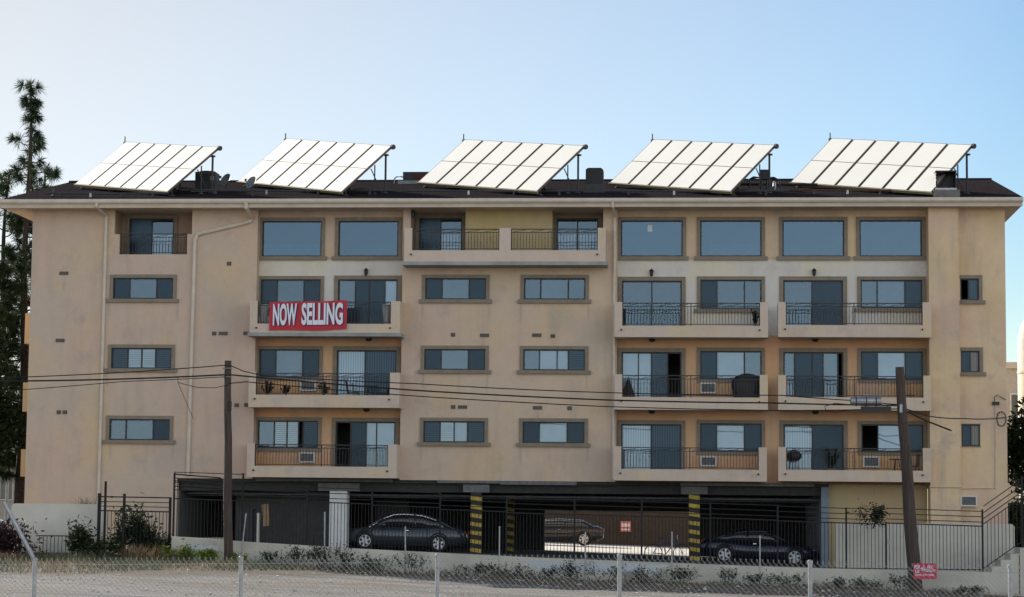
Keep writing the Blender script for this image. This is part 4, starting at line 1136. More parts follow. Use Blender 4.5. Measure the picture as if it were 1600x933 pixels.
cable([(-31, CY, 6.05), (-24.1, CY, 6.4), (-16.6, CY, 6.86)], .018, 'uppermost thin cable running left from the slim utility pole', .12)
cable([(-31, CY, 6.05), (-24.5, CY, 6.27), (-16.6, CY, 6.53)], .028, 'thick middle cable running left from the slim utility pole', .12)
cable([(-31, CY - .1, 5.72), (-24.0, CY - .1, 5.95), (-20.2, CY - .1, 6.27), (-16.6, CY - .1, 6.45)], .014, 'lowest thin cable running left from the slim utility pole', .05)
cable([(-18.3, CY, 6.25), (-17.6, CY, 6.08), (-17.0, CY, 6.07), (-16.55, CY, 6.18)], .012, 'short drooping wire loop just left of the slim pole', 0)
cable([(-18.3, CY, 6.45), (-18.3, CY, 6.25), (-18.85, -4.0, 5.2)], .009, 'thin drop wire angling down to the left wall', 0)
cable([(-16.5, CY, 6.86), (-16.0, CY, 6.65), (-15.3, CY, 6.50), (-10, CY, 6.25), (-3.5, CY, 5.98), (2.4, CY, 5.92), (4.9, CY, 5.75), (6.4, CY, 5.62)], .018, 'uppermost cable between the two utility poles', .08)
cable([(-16.5, CY, 6.53), (-10, CY, 6.02), (-3.5, CY, 5.73), (2.0, CY, 5.66), (6.4, CY, 5.60)], .026, 'thick middle cable between the two utility poles', .06)
cable([(-16.5, CY - .1, 6.22), (-15.9, CY - .1, 6.28), (-10, CY - .1, 5.82), (-3.5, CY - .1, 5.50), (2.5, CY - .1, 5.40), (6.4, CY - .1, 5.48)], .018, 'lowest cable between the two utility poles', .05)
cable([(6.45, CY, 5.52), (7.3, CY, 5.25), (8.9, -5, 5.35), (11.0, -.06, 5.62)], .022, 'cable from the leaning pole to the coil on the right wall', .15)
cable([(6.45, CY, 5.48), (7.2, CY, 5.10), (8.1, CY + .4, 4.78)], .030, 'short stiff cable end hanging right of the leaning pole', 0)
cable([(4.7, CY, 5.62), (4.2, CY - .05, 5.66), (3.85, CY - .05, 5.55), (3.9, CY - .05, 5.40), (4.2, CY - .05, 5.36), (4.7, CY - .05, 5.44)], .015, 'dark red cable loop beside the silver splice case', 0, plain('red_cable', (.16, .02, .02), .6))
t = thing('splice_case', 'silver cylindrical splice case hung on cables left of the leaning pole', 'splice case', (5.2, CY - .1, 5.68))
q = MB(); q.lathe((5.23, CY - .1, 5.72), [(.05, -.53), (.14, -.5), (.15, -.1), (.155, 0), (.15, .1), (.14, .5), (.05, .53)], 14, 'x'); q.build('sleeve', M_galv, t)
for x in (4.9, 5.24, 5.56):
    q = MB(); q.lathe((x, CY - .1, 5.72), [(.158, -.02), (.163, 0), (.158, .02)], 14, 'x'); q.build('clamp_band', M_dark, t)
t = thing('terminal_box', 'long black terminal box hanging below the silver splice case', 'terminal box', (5.55, CY - .15, 5.45))
q = MB(); q.box(5.05, 6.05, CY - .27, CY - .08, 5.39, 5.55); q.build('housing', M_black, t)
q = MB(); q.box(5.10, 6.0, CY - .30, CY - .272, 5.37, 5.41); q.box(5.18, 5.24, CY - .29, CY - .272, 5.41, 5.57); q.box(5.90, 5.96, CY - .29, CY - .272, 5.41, 5.57); q.build('strap', M_dark, t)

# red yard sign on the leaning pole
sg = thing('realty_sign', 'small red sign with white crown and lettering nailed to the leaning pole', 'sign', (7.1, -9.30, -.15))
q = MB(); q.box(6.74, 7.50, -9.31, -9.30, -.17, .35); q.build('board', M_signred, sg)
text_mesh('FOR', 6.77, 6.97, .16, .29, -9.314, M_vinyl, sg, bold=.03)
text_mesh('LE', 6.80, 6.93, .04, .13, -9.314, M_vinyl, sg, bold=.03)
text_mesh('REC', 7.19, 7.39, .18, .28, -9.314, M_vinyl, sg, bold=.03)
text_mesh('REALTY', 7.14, 7.46, .07, .155, -9.314, M_vinyl, sg, bold=.03)
text_mesh('(310) 477-7586', 6.80, 7.42, -.08, .0, -9.314, M_vinyl, sg, bold=.03)
q = MB()
cr = [(6.985, .30), (7.02, .20), (7.04, .31), (7.065, .20), (7.08, .31), (7.105, .20), (7.14, .30), (7.115, .10), (7.01, .10)]
for i in range(0, 6, 2): q.poly([(cr[i][0], -9.314, cr[i][1]), (cr[i + 1][0], -9.314, cr[i + 1][1]), (7.0625, -9.314, .10)])
q.poly([(7.14, -9.314, .30), (7.105, -9.314, .20), (7.0625, -9.314, .10)])
q.poly([(6.995, -9.314, .215), (7.01, -9.314, .10), (7.115, -9.314, .10), (7.13, -9.314, .215)]); q.build('crown_emblem', M_vinyl, sg)
q = MB()
for (x, z) in ((6.82, .33), (6.82, -.15)): q.tube([(x, -9.30, z), (x, -9.0, z)], .008, 5)
q.build('fixing', M_galv, sg)

# ------------------------------------------------------------------ cars
def loft(mb, rings, cap=True):
    base = len(mb.v); n = len(rings[0])
    for r_ in rings: mb.v += [tuple(p) for p in r_]
    for i in range(len(rings) - 1):
        for k in range(n):
            a = base + i * n + k; b = base + i * n + (k + 1) % n
            mb.f.append((a, b, b + n, a + n))
    if cap:
        mb.f.append(tuple(base + k for k in range(n))[::-1]); mb.f.append(tuple(base + (len(rings) - 1) * n + k for k in range(n)))
def car(label, paint, loc, flip, L=4.75, H=1.45, wb=2.8, group=None, coupe=False, slope=0.0):
    t = thing('parked_car', label, 'car', loc, group)
    ox, oy, oz = loc
    S = -1 if flip else 1          # +1: front points to +x
    def V(x, y, z): return (ox + S * x, oy + S * y, oz + z + slope * S * x)
    belt = .92 if not coupe else .86
    prof = [(-.5, .52, .70, .80), (-.485, .36, .86, .88), (-.42, .24, .97, .93), (-.30, .20, .97, .96), (-.10, .18, belt, .98), (.10, .18, belt, .98), (.22, .18, .91, .98), (.33, .20, .85, .96), (.42, .22, .78, .92), (.475, .28, .68, .84), (.5, .40, .58, .70)]
    if coupe: prof = [(a, b, c * .93, d) for a, b, c, d in prof]
    rings = []
    hw = .91
    for (fx, zb_, zt, wf) in prof:
        w = hw * wf; x = fx * L; zm = zb_ + (zt - zb_) * .55
        rings.append([V(x, -w * .86, zb_), V(x, -w * .99, zb_ + .08), V(x, -w, zm), V(x, -w * .96, zt - .05), V(x, -w * .80, zt), V(x, 0, zt + .025), V(x, w * .80, zt), V(x, w * .96, zt - .05), V(x, w, zm), V(x, w * .99, zb_ + .08), V(x, w * .86, zb_)])
    q = MB(); loft(q, rings); q.build('body', paint, t, smooth=True)
    if coupe: gh = [(-.40, .88, .78), (-.27, 1.12, .70), (-.12, H - .03, .64), (.02, H, .62), (.10, H - .05, .64), (.25, .88, .76)]
    else: gh = [(-.40, .95, .80), (-.27, 1.25, .70), (-.15, H - .04, .64), (-.02, H, .62), (.08, H - .04, .64), (.16, 1.25, .70), (.27, .90, .80)]
    rg = []
    for (fx, z, w) in gh:
        x = fx * L; zb_ = min(z - .02, belt - .04)
        rg.append([V(x, -.82, zb_), V(x, -w, z - .05), V(x, -w * .85, z), V(x, 0, z + .02), V(x, w * .85, z), V(x, w, z - .05), V(x, .82, zb_)])
    q = MB(); loft(q, rg); q.build('window', M_carglass, t, smooth=True)
    q = MB(); rr = []
    for (fx, z, w) in gh[1:-1]:
        x = fx * L; rr.append([V(x, -w * 1.0, z - .045), V(x, -w * .86, z + .012), V(x, 0, z + .034), V(x, w * .86, z + .012), V(x, w * 1.0, z - .045), V(x, 0, z - .03)])
    loft(q, rr)
    for sd in (-1, 1):
        for (fa, fb) in ((0, 1), (-1, -2)):
            a, b = gh[fa], gh[fb]
            q.tube([V(a[0] * L, sd * .80, belt - .02), V(b[0] * L, sd * (b[2] + .012), b[1] - .03)], .045, 6)
        q.tube([V(-.10 * L, sd * .815, belt - .02), V(-.09 * L, sd * .655, H - .06)], .035, 6)
    q.build('roof', paint, t, smooth=True)
    for sd in (-1, 1):
        q = MB(); q.tube([V(gx * L, sd * (w + .02), z - .055) for (gx, z, w) in gh], .013, 5); q.build('window_trim', M_chrome, t)
        q = MB(); q.blob(V(.15 * L, sd * .98, belt + .05), (.11, .07, .07), 1); q.build('wing_mirror', paint, t, smooth=True)
        q = MB(); q.blob(V(.468 * L, sd * .60, .66 if not coupe else .60), (.10, .15, .065), 2); q.build('headlight', M_chrome, t, smooth=True)
        q = MB(); q.blob(V(-.487 * L, sd * .60, .78), (.05, .18, .07), 3); q.build('taillight', plain('tail_red', (.35, .01, .01), .3), t, smooth=True)
        q = MB(); q.box(min(V(-.05 * L, 0, 0)[0], V(-.02 * L, 0, 0)[0]), max(V(-.05 * L, 0, 0)[0], V(-.02 * L, 0, 0)[0]), oy + sd * .895, oy + sd * .915, oz + .76, oz + .79); q.build('handle', M_chrome, t)
    for sd in (-1, 1):
        q = MB()
        for fx in (-.20, -.02, .155): q.tube([V(fx * L - .02, sd * .885, .30), V(fx * L, sd * .893, .55), V(fx * L + .02, sd * .88, belt - .06)], .010, 4)
        q.tube([V(-.27 * L, sd * .893, .33), V(.22 * L, sd * .893, .33)], .012, 4)
        q.build('door_seam', M_black, t)
    for wx in (wb * .5 + .03, -wb * .5 + .03):
        for sd in (-1, 1):
            c = Vector(V(wx, sd * .80, .33))
            sgn = sd * S
            q = MB(); q.lathe(c, [(.20, -.07), (.21, -.10), (.30, -.11), (.335, -.07), (.335, .07), (.30, .11), (.21, .10), (.20, .07)], 24, 'y'); wh = q.build('wheel', M_tyre, t, smooth=False)
            q = MB(); yf = c.y + sgn * .095
            q.lathe((c.x, yf, c.z), [(.215, -.02), (.235, .0), (.235, .022), (.205, .022), (.20, -.01), (.215, -.02)], 24, 'y', False); q.lathe((c.x, yf, c.z), [(.06, -.03), (.06, .02), (.03, .026)], 12, 'y')
            for k in range(6):
                a = 6.2832 * k / 6 + .3
                d = Vector((math.cos(a), 0, math.sin(a))); e = Vector((-math.sin(a), 0, math.cos(a)))
                q.obox((c.x + d.x * .135, yf, c.z + d.z * .135), d * .085, Vector((0, .014, 0)), e * .042)
            q.build('rim', M_rim, wh)
            # dark wheel-arch lip
            q = MB(); q.tube([(c.x + .385 * math.cos(a), oy + sgn * .885, c.z + .385 * math.sin(a)) for a in [R(-5 + 19 * k) for k in range(11)]], .03, 6); q.build('wheel_arch', M_black, t)
    return t
car('dark grey sedan with bright rims and chrome window line parked between the pillars', car_paint('grey_paint', (.05, .062, .082)), (-11.72, 1.75, floor_z(-11.7) + .0), True, 4.85, 1.45, 2.85, 'cars parked around the building', slope=-.0268)
car('low dark blue coupe with star rims parked at the right of the garage', car_paint('blue_paint', (.006, .010, .032)), (1.86, 1.9, floor_z(1.9)), False, 4.45, 1.28, 2.64, 'cars parked around the building', coupe=True, slope=-.0268)
car('black sedan in the rear court seen through the garage', car_paint('black_paint', (.008, .009, .012)), (-7.55, 27.5, floor_z(-7.5) + .06), True, 4.7, 1.3, 2.8, 'cars parked around the building')
car('white car parked at the far left edge behind the bushes', car_paint('white_car_paint', (.70, .71, .72)), (-33.2, 13.0, .6), False, 4.6, 1.45, 2.7, 'cars parked around the building')
car('silver car parked in front of the white one at the far left edge', car_paint('silver_paint', (.40, .42, .44)), (-33.0, 9.5, .6), False, 4.6, 1.30, 2.7, 'cars parked around the building')

# bicycle
bk = thing('bicycle', 'dark bicycle leaning behind the iron fence near the right striped pillar', 'bicycle', (-1.5, -2.0, floor_z(-1.5)))
zf = floor_z(-1.5); yb_ = -2.0
for xc in (-2.05, -1.0):
    q = MB(); q.tube([(xc + .32 * math.cos(a), yb_, zf + .34 + .32 * math.sin(a)) for a in [k * 6.2832 / 24 for k in range(25)]], .022, 6); wh = q.build('wheel', M_tyre, bk)
    q = MB()
    for k in range(10): a = 6.2832 * k / 10; q.tube([(xc, yb_, zf + .34), (xc + .31 * math.cos(a), yb_, zf + .34 + .31 * math.sin(a))], .004, 4)
    q.build('spokes', M_galv, wh)
q = MB(); A = (-2.05, yb_, zf + .34); Bk = (-1.6, yb_, zf + .30); Cs = (-1.72, yb_, zf + .80); Dh = (-1.16, yb_, zf + .84); Ef = (-1.0, yb_, zf + .34)
for p_, r_ in (((A, Bk), .016), ((A, Cs), .014), ((Bk, Cs), .02), ((Bk, Dh), .02), ((Cs, Dh), .02), ((Dh, Ef), .018)): q.tube(p_, r_, 6)
q.build('frame', plain('bike_blue', (.03, .06, .14), .4), bk)
q = MB(); q.box(-1.86, -1.62, yb_ - .06, yb_ + .06, zf + .86, zf + .92); q.build('saddle', M_black, bk)
q = MB(); q.tube([(-1.16, yb_ - .28, zf + .98), (-1.20, yb_, zf + 1.0), (-1.16, yb_ + .28, zf + .98)], .015, 6); q.tube([Dh, (-1.20, yb_, zf + 1.0)], .015, 6); q.build('handlebar', M_galv, bk)
# odds and ends in the garage
q = MB(); q.obox((-17.0, .6, 1.72), (.13, 0, .02), (0, .012, 0), (-.04, .02, .42)); tag(q.build('plywood_sheet', plain('plywood', (.30, .20, .11), .8, noise=.2)), 'narrow light plywood sheet leaning inside the left end of the garage', 'plywood')
q = MB(); q.tube([(-17.0, -.8, .45), (-17.0, -.8, 1.75)], .06, 10); q.lathe((-17.0, -.8, 1.75), [(.065, 0), (.065, .03), (.02, .05)], 10); tag(q.build('bollard', M_wallwhite), 'white bollard pipe standing at the left end of the garage', 'bollard')
q = MB(); q.box(-18.2, -17.6, 1.0, 1.4, .5, 1.9); q.box(-18.25, -17.55, .95, 1.45, 1.9, 1.95); tag(q.build('storage_cabinet', M_dark), 'dark storage cabinet at the left end of the garage', 'cabinet')

# ------------------------------------------------------------------ rear court beyond the garage
rn_ = plain('brown_render', (0.055, 0.042, 0.033), 0.9, noise=0.2)
q = MB(); q.box(-20, 8, 35.0, 35.3, -.3, 3.2); tag(q.build('court_wall', rn_), 'brown wall closing the rear court behind the garage', 'wall')
q = MB(); q.box(-4.72, -4.12, 34.93, 34.98, 1.02, 1.58); o = tag(q.build('wall_sign', plain('pink_red', (.62, .16, .14), .6)), 'small pale red sign on the brown wall of the rear court', 'sign')
q = MB(); q.box(-4.64, -4.20, 34.922, 34.928, 1.10, 1.18); q.box(-4.64, -4.20, 34.922, 34.928, 1.28, 1.46); q.build('white_bar', M_vinyl, o)

# ------------------------------------------------------------------ balcony furniture
def pot_plant(x, y, z, h, label, pot=M_terra, leaf=M_bush, seed=1, spread=.25, group='potted plants on balconies'):
    t = thing('potted_plant', label, 'plant', (x, y, z), group)
    q = MB(); q.lathe((x, y, z), [(.11, 0), (.16, .26), (.18, .28), (.18, .32), (.14, .32), (.13, .27)], 12); q.build('pot', pot, t)
    rn = random.Random(seed); q = MB(); s_ = MB()
    for i in range(12):
        a = rn.uniform(0, 6.28); r_ = rn.uniform(.1, 1) * spread; tip = Vector((x + r_ * math.cos(a), y + r_ * math.sin(a) * .6, z + .3 + h * rn.uniform(.55, 1)))
        s_.tube([(x, y, z + .28), tip], .006, 4)
        for k in range(14):
            c = Vector((x, y, z + .3)).lerp(tip, rn.uniform(.3, 1.05)); leaf_quad(q, c, rn.uniform(.05, .10), rn)
    q.build('leaves', leaf, t); s_.build('stem', M_bark, t)
def leaf_quad(mb, c, s, rn, ar=.36):
    d = Vector((rn.gauss(0, 1), rn.gauss(0, 1), rn.gauss(0, .8))).normalized()
    e = d.cross(Vector((rn.gauss(0, 1), rn.gauss(0, 1), rn.gauss(0, 1)))).normalized()
    mb.quad(c - d * s, c + e * s * ar, c + d * s, c - e * s * ar)
pot_plant(-16.9, -.2, 5.96, .55, 'leafy potted plant beside the window on the left third floor balcony', seed=2, pot=M_dark)
pot_plant(-16.2, -.1, 5.96, .40, 'low potted plant left of the air conditioner on the left third floor balcony', seed=3, pot=M_dark)
pot_plant(-14.7, -.1, 5.96, .55, 'potted plant between window and patio set on the left third floor balcony', seed=4, pot=M_dark)
pot_plant(4.55, -.2, 3.33, .85, 'tall plant in terracotta pot on the right second floor balcony', seed=5)
pot_plant(1.70, -.3, 8.67, .65, 'small dark conifer in a pot on the middle fourth floor balcony', seed=6, leaf=M_dense, spread=.16)
for x, lab in ((-17.02, 'pale fluted urn at the left end of the banner balcony'), (-12.26, 'pale fluted urn at the right end of the banner balcony')):
    q = MB(); q.lathe((x, -.45, 8.80), [(.12, 0), (.13, .08), (.10, .14), (.15, .55), (.20, .85), (.21, .95), (.17, .95), (.15, .85)], 12)
    tag(q.build('urn', plain('urn_grey', (.42, .42, .41), .8, noise=.15)), lab, 'urn', 'urns on the banner balcony')
def chair(x, y, z, rz, label, mat=M_iron):
    t = thing('patio_chair', label, 'chair', (x, y, z), 'patio chairs on balconies')
    ca, sa = math.cos(rz), math.sin(rz)
    def V(a, b, c): return (x + a * ca - b * sa, y + a * sa + b * ca, z + c)
    q = MB(); q.hexa([V(-.22, -.22, .42), V(.22, -.22, .42), V(.22, .22, .42), V(-.22, .22, .42), V(-.22, -.22, .45), V(.22, -.22, .45), V(.22, .22, .45), V(-.22, .22, .45)]); q.build('seat', mat, t)
    q = MB(); q.tube([V(-.21, .21, .44), V(-.22, .28, .88), V(.22, .28, .88), V(.21, .21, .44)], .014, 6)
    for k in range(5): q.tube([V(-.16 + .08 * k, .215, .45), V(-.16 + .08 * k, .28, .87)], .007, 4)
    q.build('backrest', mat, t)
    for (a, b) in ((-.2, -.2), (.2, -.2), (-.2, .2), (.2, .2)):
        q = MB(); q.tube([V(a, b, .43), V(a * 1.12, b * 1.12, 0)], .013, 5); q.build('leg', mat, t)
def table(x, y, z, r_, label, mat=M_iron):
    t = thing('patio_table', label, 'table', (x, y, z), 'patio tables on balconies')
    q = MB(); q.lathe((x, y, z + .68), [(r_ - .02, 0), (r_, .01), (r_, .025), (r_ - .01, .03)], 18); q.build('tabletop', mat, t)
    for k in range(3):
        a = 2.1 * k; q = MB(); q.tube([(x + .06 * math.cos(a), y + .06 * math.sin(a), z + .68), (x + r_ * .8 * math.cos(a), y + r_ * .8 * math.sin(a), z)], .014, 5); q.build('leg', mat, t)
table(-12.95, -.15, 5.96, .32, 'small round metal patio table on the left third floor balcony')
chair(-13.55, -.2, 5.96, 1.57, 'metal patio chair left of the round table on the left third floor balcony')
chair(-12.42, -.2, 5.96, -1.57, 'metal patio chair right of the round table on the left third floor balcony')
M_lightmetal = plain('light_metal', (.42, .44, .46), .5, metal=.2)
chair(5.9, -.2, 5.97, .1, 'light metal chair under the window on the right third floor balcony', M_lightmetal)
chair(6.45, -.2, 5.97, -.1, 'light metal chair nearer the leaning pole on the right third floor balcony', M_lightmetal)
chair(7.35, -.1, 5.97, .2, 'dark chair at the right end of the right third floor balcony')
table(6.95, -.1, 3.33, .30, 'dark round table on the right second floor balcony')
chair(7.5, -.1, 3.33, -1.4, 'dark chair beside the round table on the right second floor balcony')
def grill(x, y, z, label):
    t = thing('kettle_grill', label, 'grill', (x, y, z))
    q = MB(); q.blob((x, y, z + .75), (.27, .27, .17), 1, 14, 8, 0); q.build('bowl', M_black, t, smooth=True)
    q = MB(); q.blob((x, y, z + .80), (.28, .28, .20), 1, 14, 8, 0); o = q.build('lid', M_black, t, smooth=True)
    q = MB(); q.tube([(x - .06, y, z + .99), (x - .05, y, z + 1.05), (x + .05, y, z + 1.05), (x + .06, y, z + .99)], .012, 5); q.build('handle', M_black, o)
    for k in range(3):
        a = 2.1 * k + .5; q = MB(); q.tube([(x + .12 * math.cos(a), y + .12 * math.sin(a), z + .65), (x + .26 * math.cos(a), y + .26 * math.sin(a), z)], .014, 5); q.build('leg', M_galv, t)
grill(3.15, -.25, 3.33, 'black kettle grill at the left end of the right second floor balcony')
t = thing('covered_grill', 'large barbecue under a rounded black cover on the middle third floor balcony', 'grill', (1.4, -.2, 5.95))
q = MB(); rings = []
for (z, a, b) in ((.06, .48, .30), (.35, .50, .31), (.62, .56, .33), (.84, .60, .34), (1.02, .55, .31), (1.14, .42, .24), (1.22, .24, .14), (1.25, .08, .05)):
    rings.append([(1.40 + a * math.copysign(abs(math.cos(k * 6.2832 / 20)) ** .8, math.cos(k * 6.2832 / 20)) + .02 * math.sin(k * 2.1 + z * 7), -.2 + b * math.copysign(abs(math.sin(k * 6.2832 / 20)) ** .6, math.sin(k * 6.2832 / 20)), 5.95 + z) for k in range(20)])
loft(q, rings); q.build('cover', M_black, t, smooth=True)
for (a, b) in ((1.0, -.4), (1.8, -.4), (1.0, 0), (1.8, 0)):
    q = MB(); q.lathe((a, b, 5.99), [(.05, -.02), (.05, .02)], 10, 'y'); q.build('caster', M_tyre, t)
t = thing('folded_parasol', 'dark folded parasol slumped at the left end of the middle third floor balcony', 'parasol', (-3.1, -.3, 5.95))
q = MB(); rings = []
for (z, r_) in ((0.05, .30), (.3, .26), (.6, .17), (.85, .09), (1.05, .03)):
    rings.append([(-3.12 + .05 * z + r_ * (1 + .18 * math.cos(5 * k * 6.2832 / 20)) * math.cos(k * 6.2832 / 20), -.3 + r_ * (1 + .18 * math.cos(5 * k * 6.2832 / 20)) * math.sin(k * 6.2832 / 20), 5.95 + z) for k in range(20)])
loft(q, rings); q.build('canopy', plain('dark_canvas', (.03, .022, .02), .9), t, smooth=True)
q = MB(); q.tube([(-3.12, -.3, 5.95), (-3.06, -.3, 7.1)], .02, 6); q.build('pole', M_galv, t)
q = MB(); q.lathe((-17.05, -.55, 5.96), [(.09, 0), (.10, .02), (.10, .24), (.04, .30), (.03, .36)], 10); tag(q.build('water_jug', plain('jug_blue', (.16, .26, .36), .3)), 'pale blue water jug at the left end of the left third floor balcony', 'jug')

# ------------------------------------------------------------------ vegetation
def tuft(mb, c, d, L, n, rn, w=.011, spread=1.0):
    d = d.normalized()
    for _ in range(n):
        v = (d + Vector((rn.gauss(0, spread), rn.gauss(0, spread), rn.gauss(0, spread)))).normalized()
        v.z -= .12
        l = L * rn.uniform(.6, 1.05)
        s = v.cross(Vector((rn.gauss(0, 1), rn.gauss(0, 1), rn.gauss(0, 1)))).normalized() * w
        m = c + v * l * .55; e = c + v * l - Vector((0, 0, .10 * l))
        k = len(mb.v); mb.v += [tuple(c - s * .6), tuple(c + s * .6), tuple(m + s), tuple(m - s), tuple(e)]
        mb.f += [(k, k + 1, k + 2, k + 3), (k + 3, k + 2, k + 4)]
def pine(base, top, label, prof, seed, dens=1.0, rt_=.28, needle=.52):
    """tall open pine: whorls of drooping limbs carrying needle tufts; prof = [(height fraction, crown radius)]"""
    rn = random.Random(seed); base = Vector(base); top = Vector(top)
    t = thing('pine_tree', label, 'tree', base, 'pine trees left of the building')
    tr = MB(); H_ = top.z - base.z
    pts = [base.lerp(top, i / 12) + Vector((.10 * math.sin(i * .9 + seed), .05 * math.cos(i), 0)) for i in range(13)]
    tr.tube(pts, [rt_ * (1 - .9 * i / 12) + .02 for i in range(13)], 8)
    cr_ = MB()
    h = prof[0][0]
    while h < .995:
        rad = lerp_tab(prof, h)
        p = pts[min(11, int(h * 12))].lerp(pts[min(12, int(h * 12) + 1)], h * 12 - int(h * 12))
        for _ in range(rn.choice((1, 2, 2, 3))):
            a = rn.uniform(0, 6.2832); l = rad * rn.uniform(.45, 1.1)
            d = Vector((math.cos(a), math.sin(a), rn.uniform(-.25, .35)))
            tip = p + d * l + Vector((0, 0, .15 * l))
            mid = p.lerp(tip, .5) + Vector((0, 0, -.10 * l))
            tr.tube([p, mid, tip], [.055 * (1 - h) + .02, .03, .012], 5)
            n_t = max(2, int(l / .30))
            for k in range(n_t):
                f_ = 1.02 - .5 * k / max(1, n_t); c = p.lerp(tip, f_) + Vector((rn.gauss(0, .12), rn.gauss(0, .12), rn.gauss(0, .10)))
                tuft(cr_, c, d + Vector((0, 0, .25)), needle * rn.uniform(.7, 1.15), int(80 * dens), rn)
        h += .36 / H_ / max(.4, dens) * rn.uniform(.7, 1.3)
    tuft(cr_, top, Vector((0, 0, 1)), needle, 60, rn)
    tr.build('trunk', M_bark, t); cr_.build('crown', M_pine, t)
pine((-30.15, 12, .3), (-30.30, 12, 20.75), 'tall slim pine rising above the left roof corner', [(.18, 1.9), (.5, 1.8), (.62, 1.55), (.74, 1.10), (.86, .62), (.93, .52), (1.0, .25)], 11, 1.15)
pine((-30.9, 15, .3), (-30.35, 15, 17.4), 'shorter pine directly behind the tall slim one', [(.3, 1.5), (.75, 1.2), (.9, .9), (1.0, .35)], 12, .8, .2)
pine((-32.3, 14, .3), (-31.75, 14, 17.0), 'bushy pine at the left picture edge below the tall one', [(.15, 2.3), (.6, 2.0), (.88, 1.3), (1.0, .4)], 14, 1.1)
pine((-31.9, 10, .3), (-31.5, 10, 13.0), 'drooping pine crown beside the left end balconies', [(.25, 2.2), (.6, 2.0), (.9, 1.4), (1.0, .5)], 17, 1.15)

def dense_tree(base, lobes, label, seed, n=900, size=.16, mat=M_dense, cat='tree', name='dense_tree', group=None):
    rn = random.Random(seed); base = Vector(base)
    t = thing(name, label, cat, base, group)
    tr = MB(); cr_ = MB()
    zmid = sum(l[0][2] for l in lobes) / len(lobes)
    trunk_top = Vector((sum(l[0][0] for l in lobes) / len(lobes), sum(l[0][1] for l in lobes) / len(lobes), zmid))
    tr.tube([base, base.lerp(trunk_top, .5) + Vector((.1, 0, 0)), trunk_top], [.22, .16, .08], 8)
    for (c, r_) in lobes:
        c = Vector(c); tr.tube([trunk_top.lerp(base, .3), c], [.07, .02], 5)
        for _ in range(n):
            v = Vector((rn.gauss(0, 1), rn.gauss(0, 1), rn.gauss(0, 1))).normalized() * (rn.random() ** .45) * rn.uniform(.85, 1.12)
            leaf_quad(cr_, c + Vector((v.x * r_[0], v.y * r_[1], v.z * r_[2])), size * rn.uniform(.6, 1.3), rn)
    tr.build('trunk', M_bark, t); cr_.build('crown', mat, t)
dense_tree((-30.6, 7, .3), [((-31.0, 7, 8.8), (1.5, 1.5, 1.3)), ((-30.5, 7, 7.1), (1.7, 1.6, 1.3)), ((-31.2, 7, 5.6), (1.9, 1.7, 1.3)), ((-29.6, 7.5, 5.2), (1.0, 1.2, 1.3)), ((-30.4, 7, 9.9), (.8, .9, .8))], 'dense dark tree hiding the left end balconies', 21, 1300, .17)
dense_tree((14.2, 6, 0), [((13.4, 6, 2.4), (1.5, 1.5, 2.2)), ((14.3, 6, 5.0), (1.6, 1.6, 1.6)), ((13.6, 6, 6.3), (1.3, 1.2, 1.0)), ((12.4, 8, 1.4), (.8, 1.0, 1.2)), ((12.6, 8, 4.6), (.8, .9, 1.6))], 'dark leafy tree at the right picture edge behind the steps', 22, 1500, .17)

def bush(x, y, w, h, label, seed, mat=M_bush, n=700, size=.07, name='bush', cat='bush', group='bushes and weeds along the wall', z0=None, stems=26):
    rn = random.Random(seed); z = ground_z(x, y) if z0 is None else z0
    t = thing(name, label, cat, (x, y, z), group)
    cr_ = MB(); s_ = MB()
    lobes = [(rn.uniform(-.5, .5) * w, rn.uniform(-.2, .2) * w, rn.uniform(.25, .75) * h, rn.uniform(.22, .4)) for _ in range(6)]
    for (a, b, c, r_) in lobes:
        for _ in range(n // 6):
            v = Vector((rn.gauss(0, .5), rn.gauss(0, .5), rn.gauss(0, .5)))
            p = Vector((x + a + v.x * w * r_ * 1.3, y + b + v.y * w * r_, z + max(.02, c + v.z * h * r_ * 1.4)))
            leaf_quad(cr_, p, size * rn.uniform(.5, 1.4), rn)
    for k in range(stems):
        a, b, c, r_ = rn.choice(lobes); tip = (x + a * 1.2 + rn.uniform(-.2, .2) * w, y + b, z + h * rn.uniform(.6, 1.15))
        s_.tube([(x + a * .4, y, z - .03), (x + a * .8, y + b, z + c * .7), tip], [.012, .008, .003], 4)
        for _ in range(12): leaf_quad(cr_, Vector((x + a * .8, y + b, z + c * .7)).lerp(Vector(tip), rn.uniform(.2, 1)) + Vector((rn.gauss(0, .03), 0, rn.gauss(0, .03))), size * rn.uniform(.5, 1.1), rn)
    cr_.build('leaves', mat, t); s_.build('stem', M_bark, t)
def grass(x, y, w, h, label, seed, mat=M_dry, n=260, name='grass_clump', group='grass clumps along the wall', z0=None, wd=.010):
    rn = random.Random(seed); z = ground_z(x, y) if z0 is None else z0
    q = MB()
    for _ in range(n):
        bx_ = Vector((x + max(-.75, min(.75, rn.gauss(0, .35))) * w, y + max(-.5, min(.5, rn.gauss(0, .25))) * w, z - .02))
        l = h * rn.uniform(.4, 1.1); d = Vector((rn.gauss(0, .35), rn.gauss(0, .35), 1)).normalized()
        s = Vector((rn.gauss(0, 1), rn.gauss(0, 1), 0)).normalized() * wd
        m = bx_ + d * l * .6; e = bx_ + d * l + Vector((d.x, d.y, -.25)) * l * .3
        k = len(q.v); q.v += [tuple(bx_ - s), tuple(bx_ + s), tuple(m + s * .7), tuple(m - s * .7), tuple(e)]; q.f += [(k, k + 1, k + 2, k + 3), (k + 3, k + 2, k + 4)]
    return tag(q.build(name, mat), label, 'grass', group)
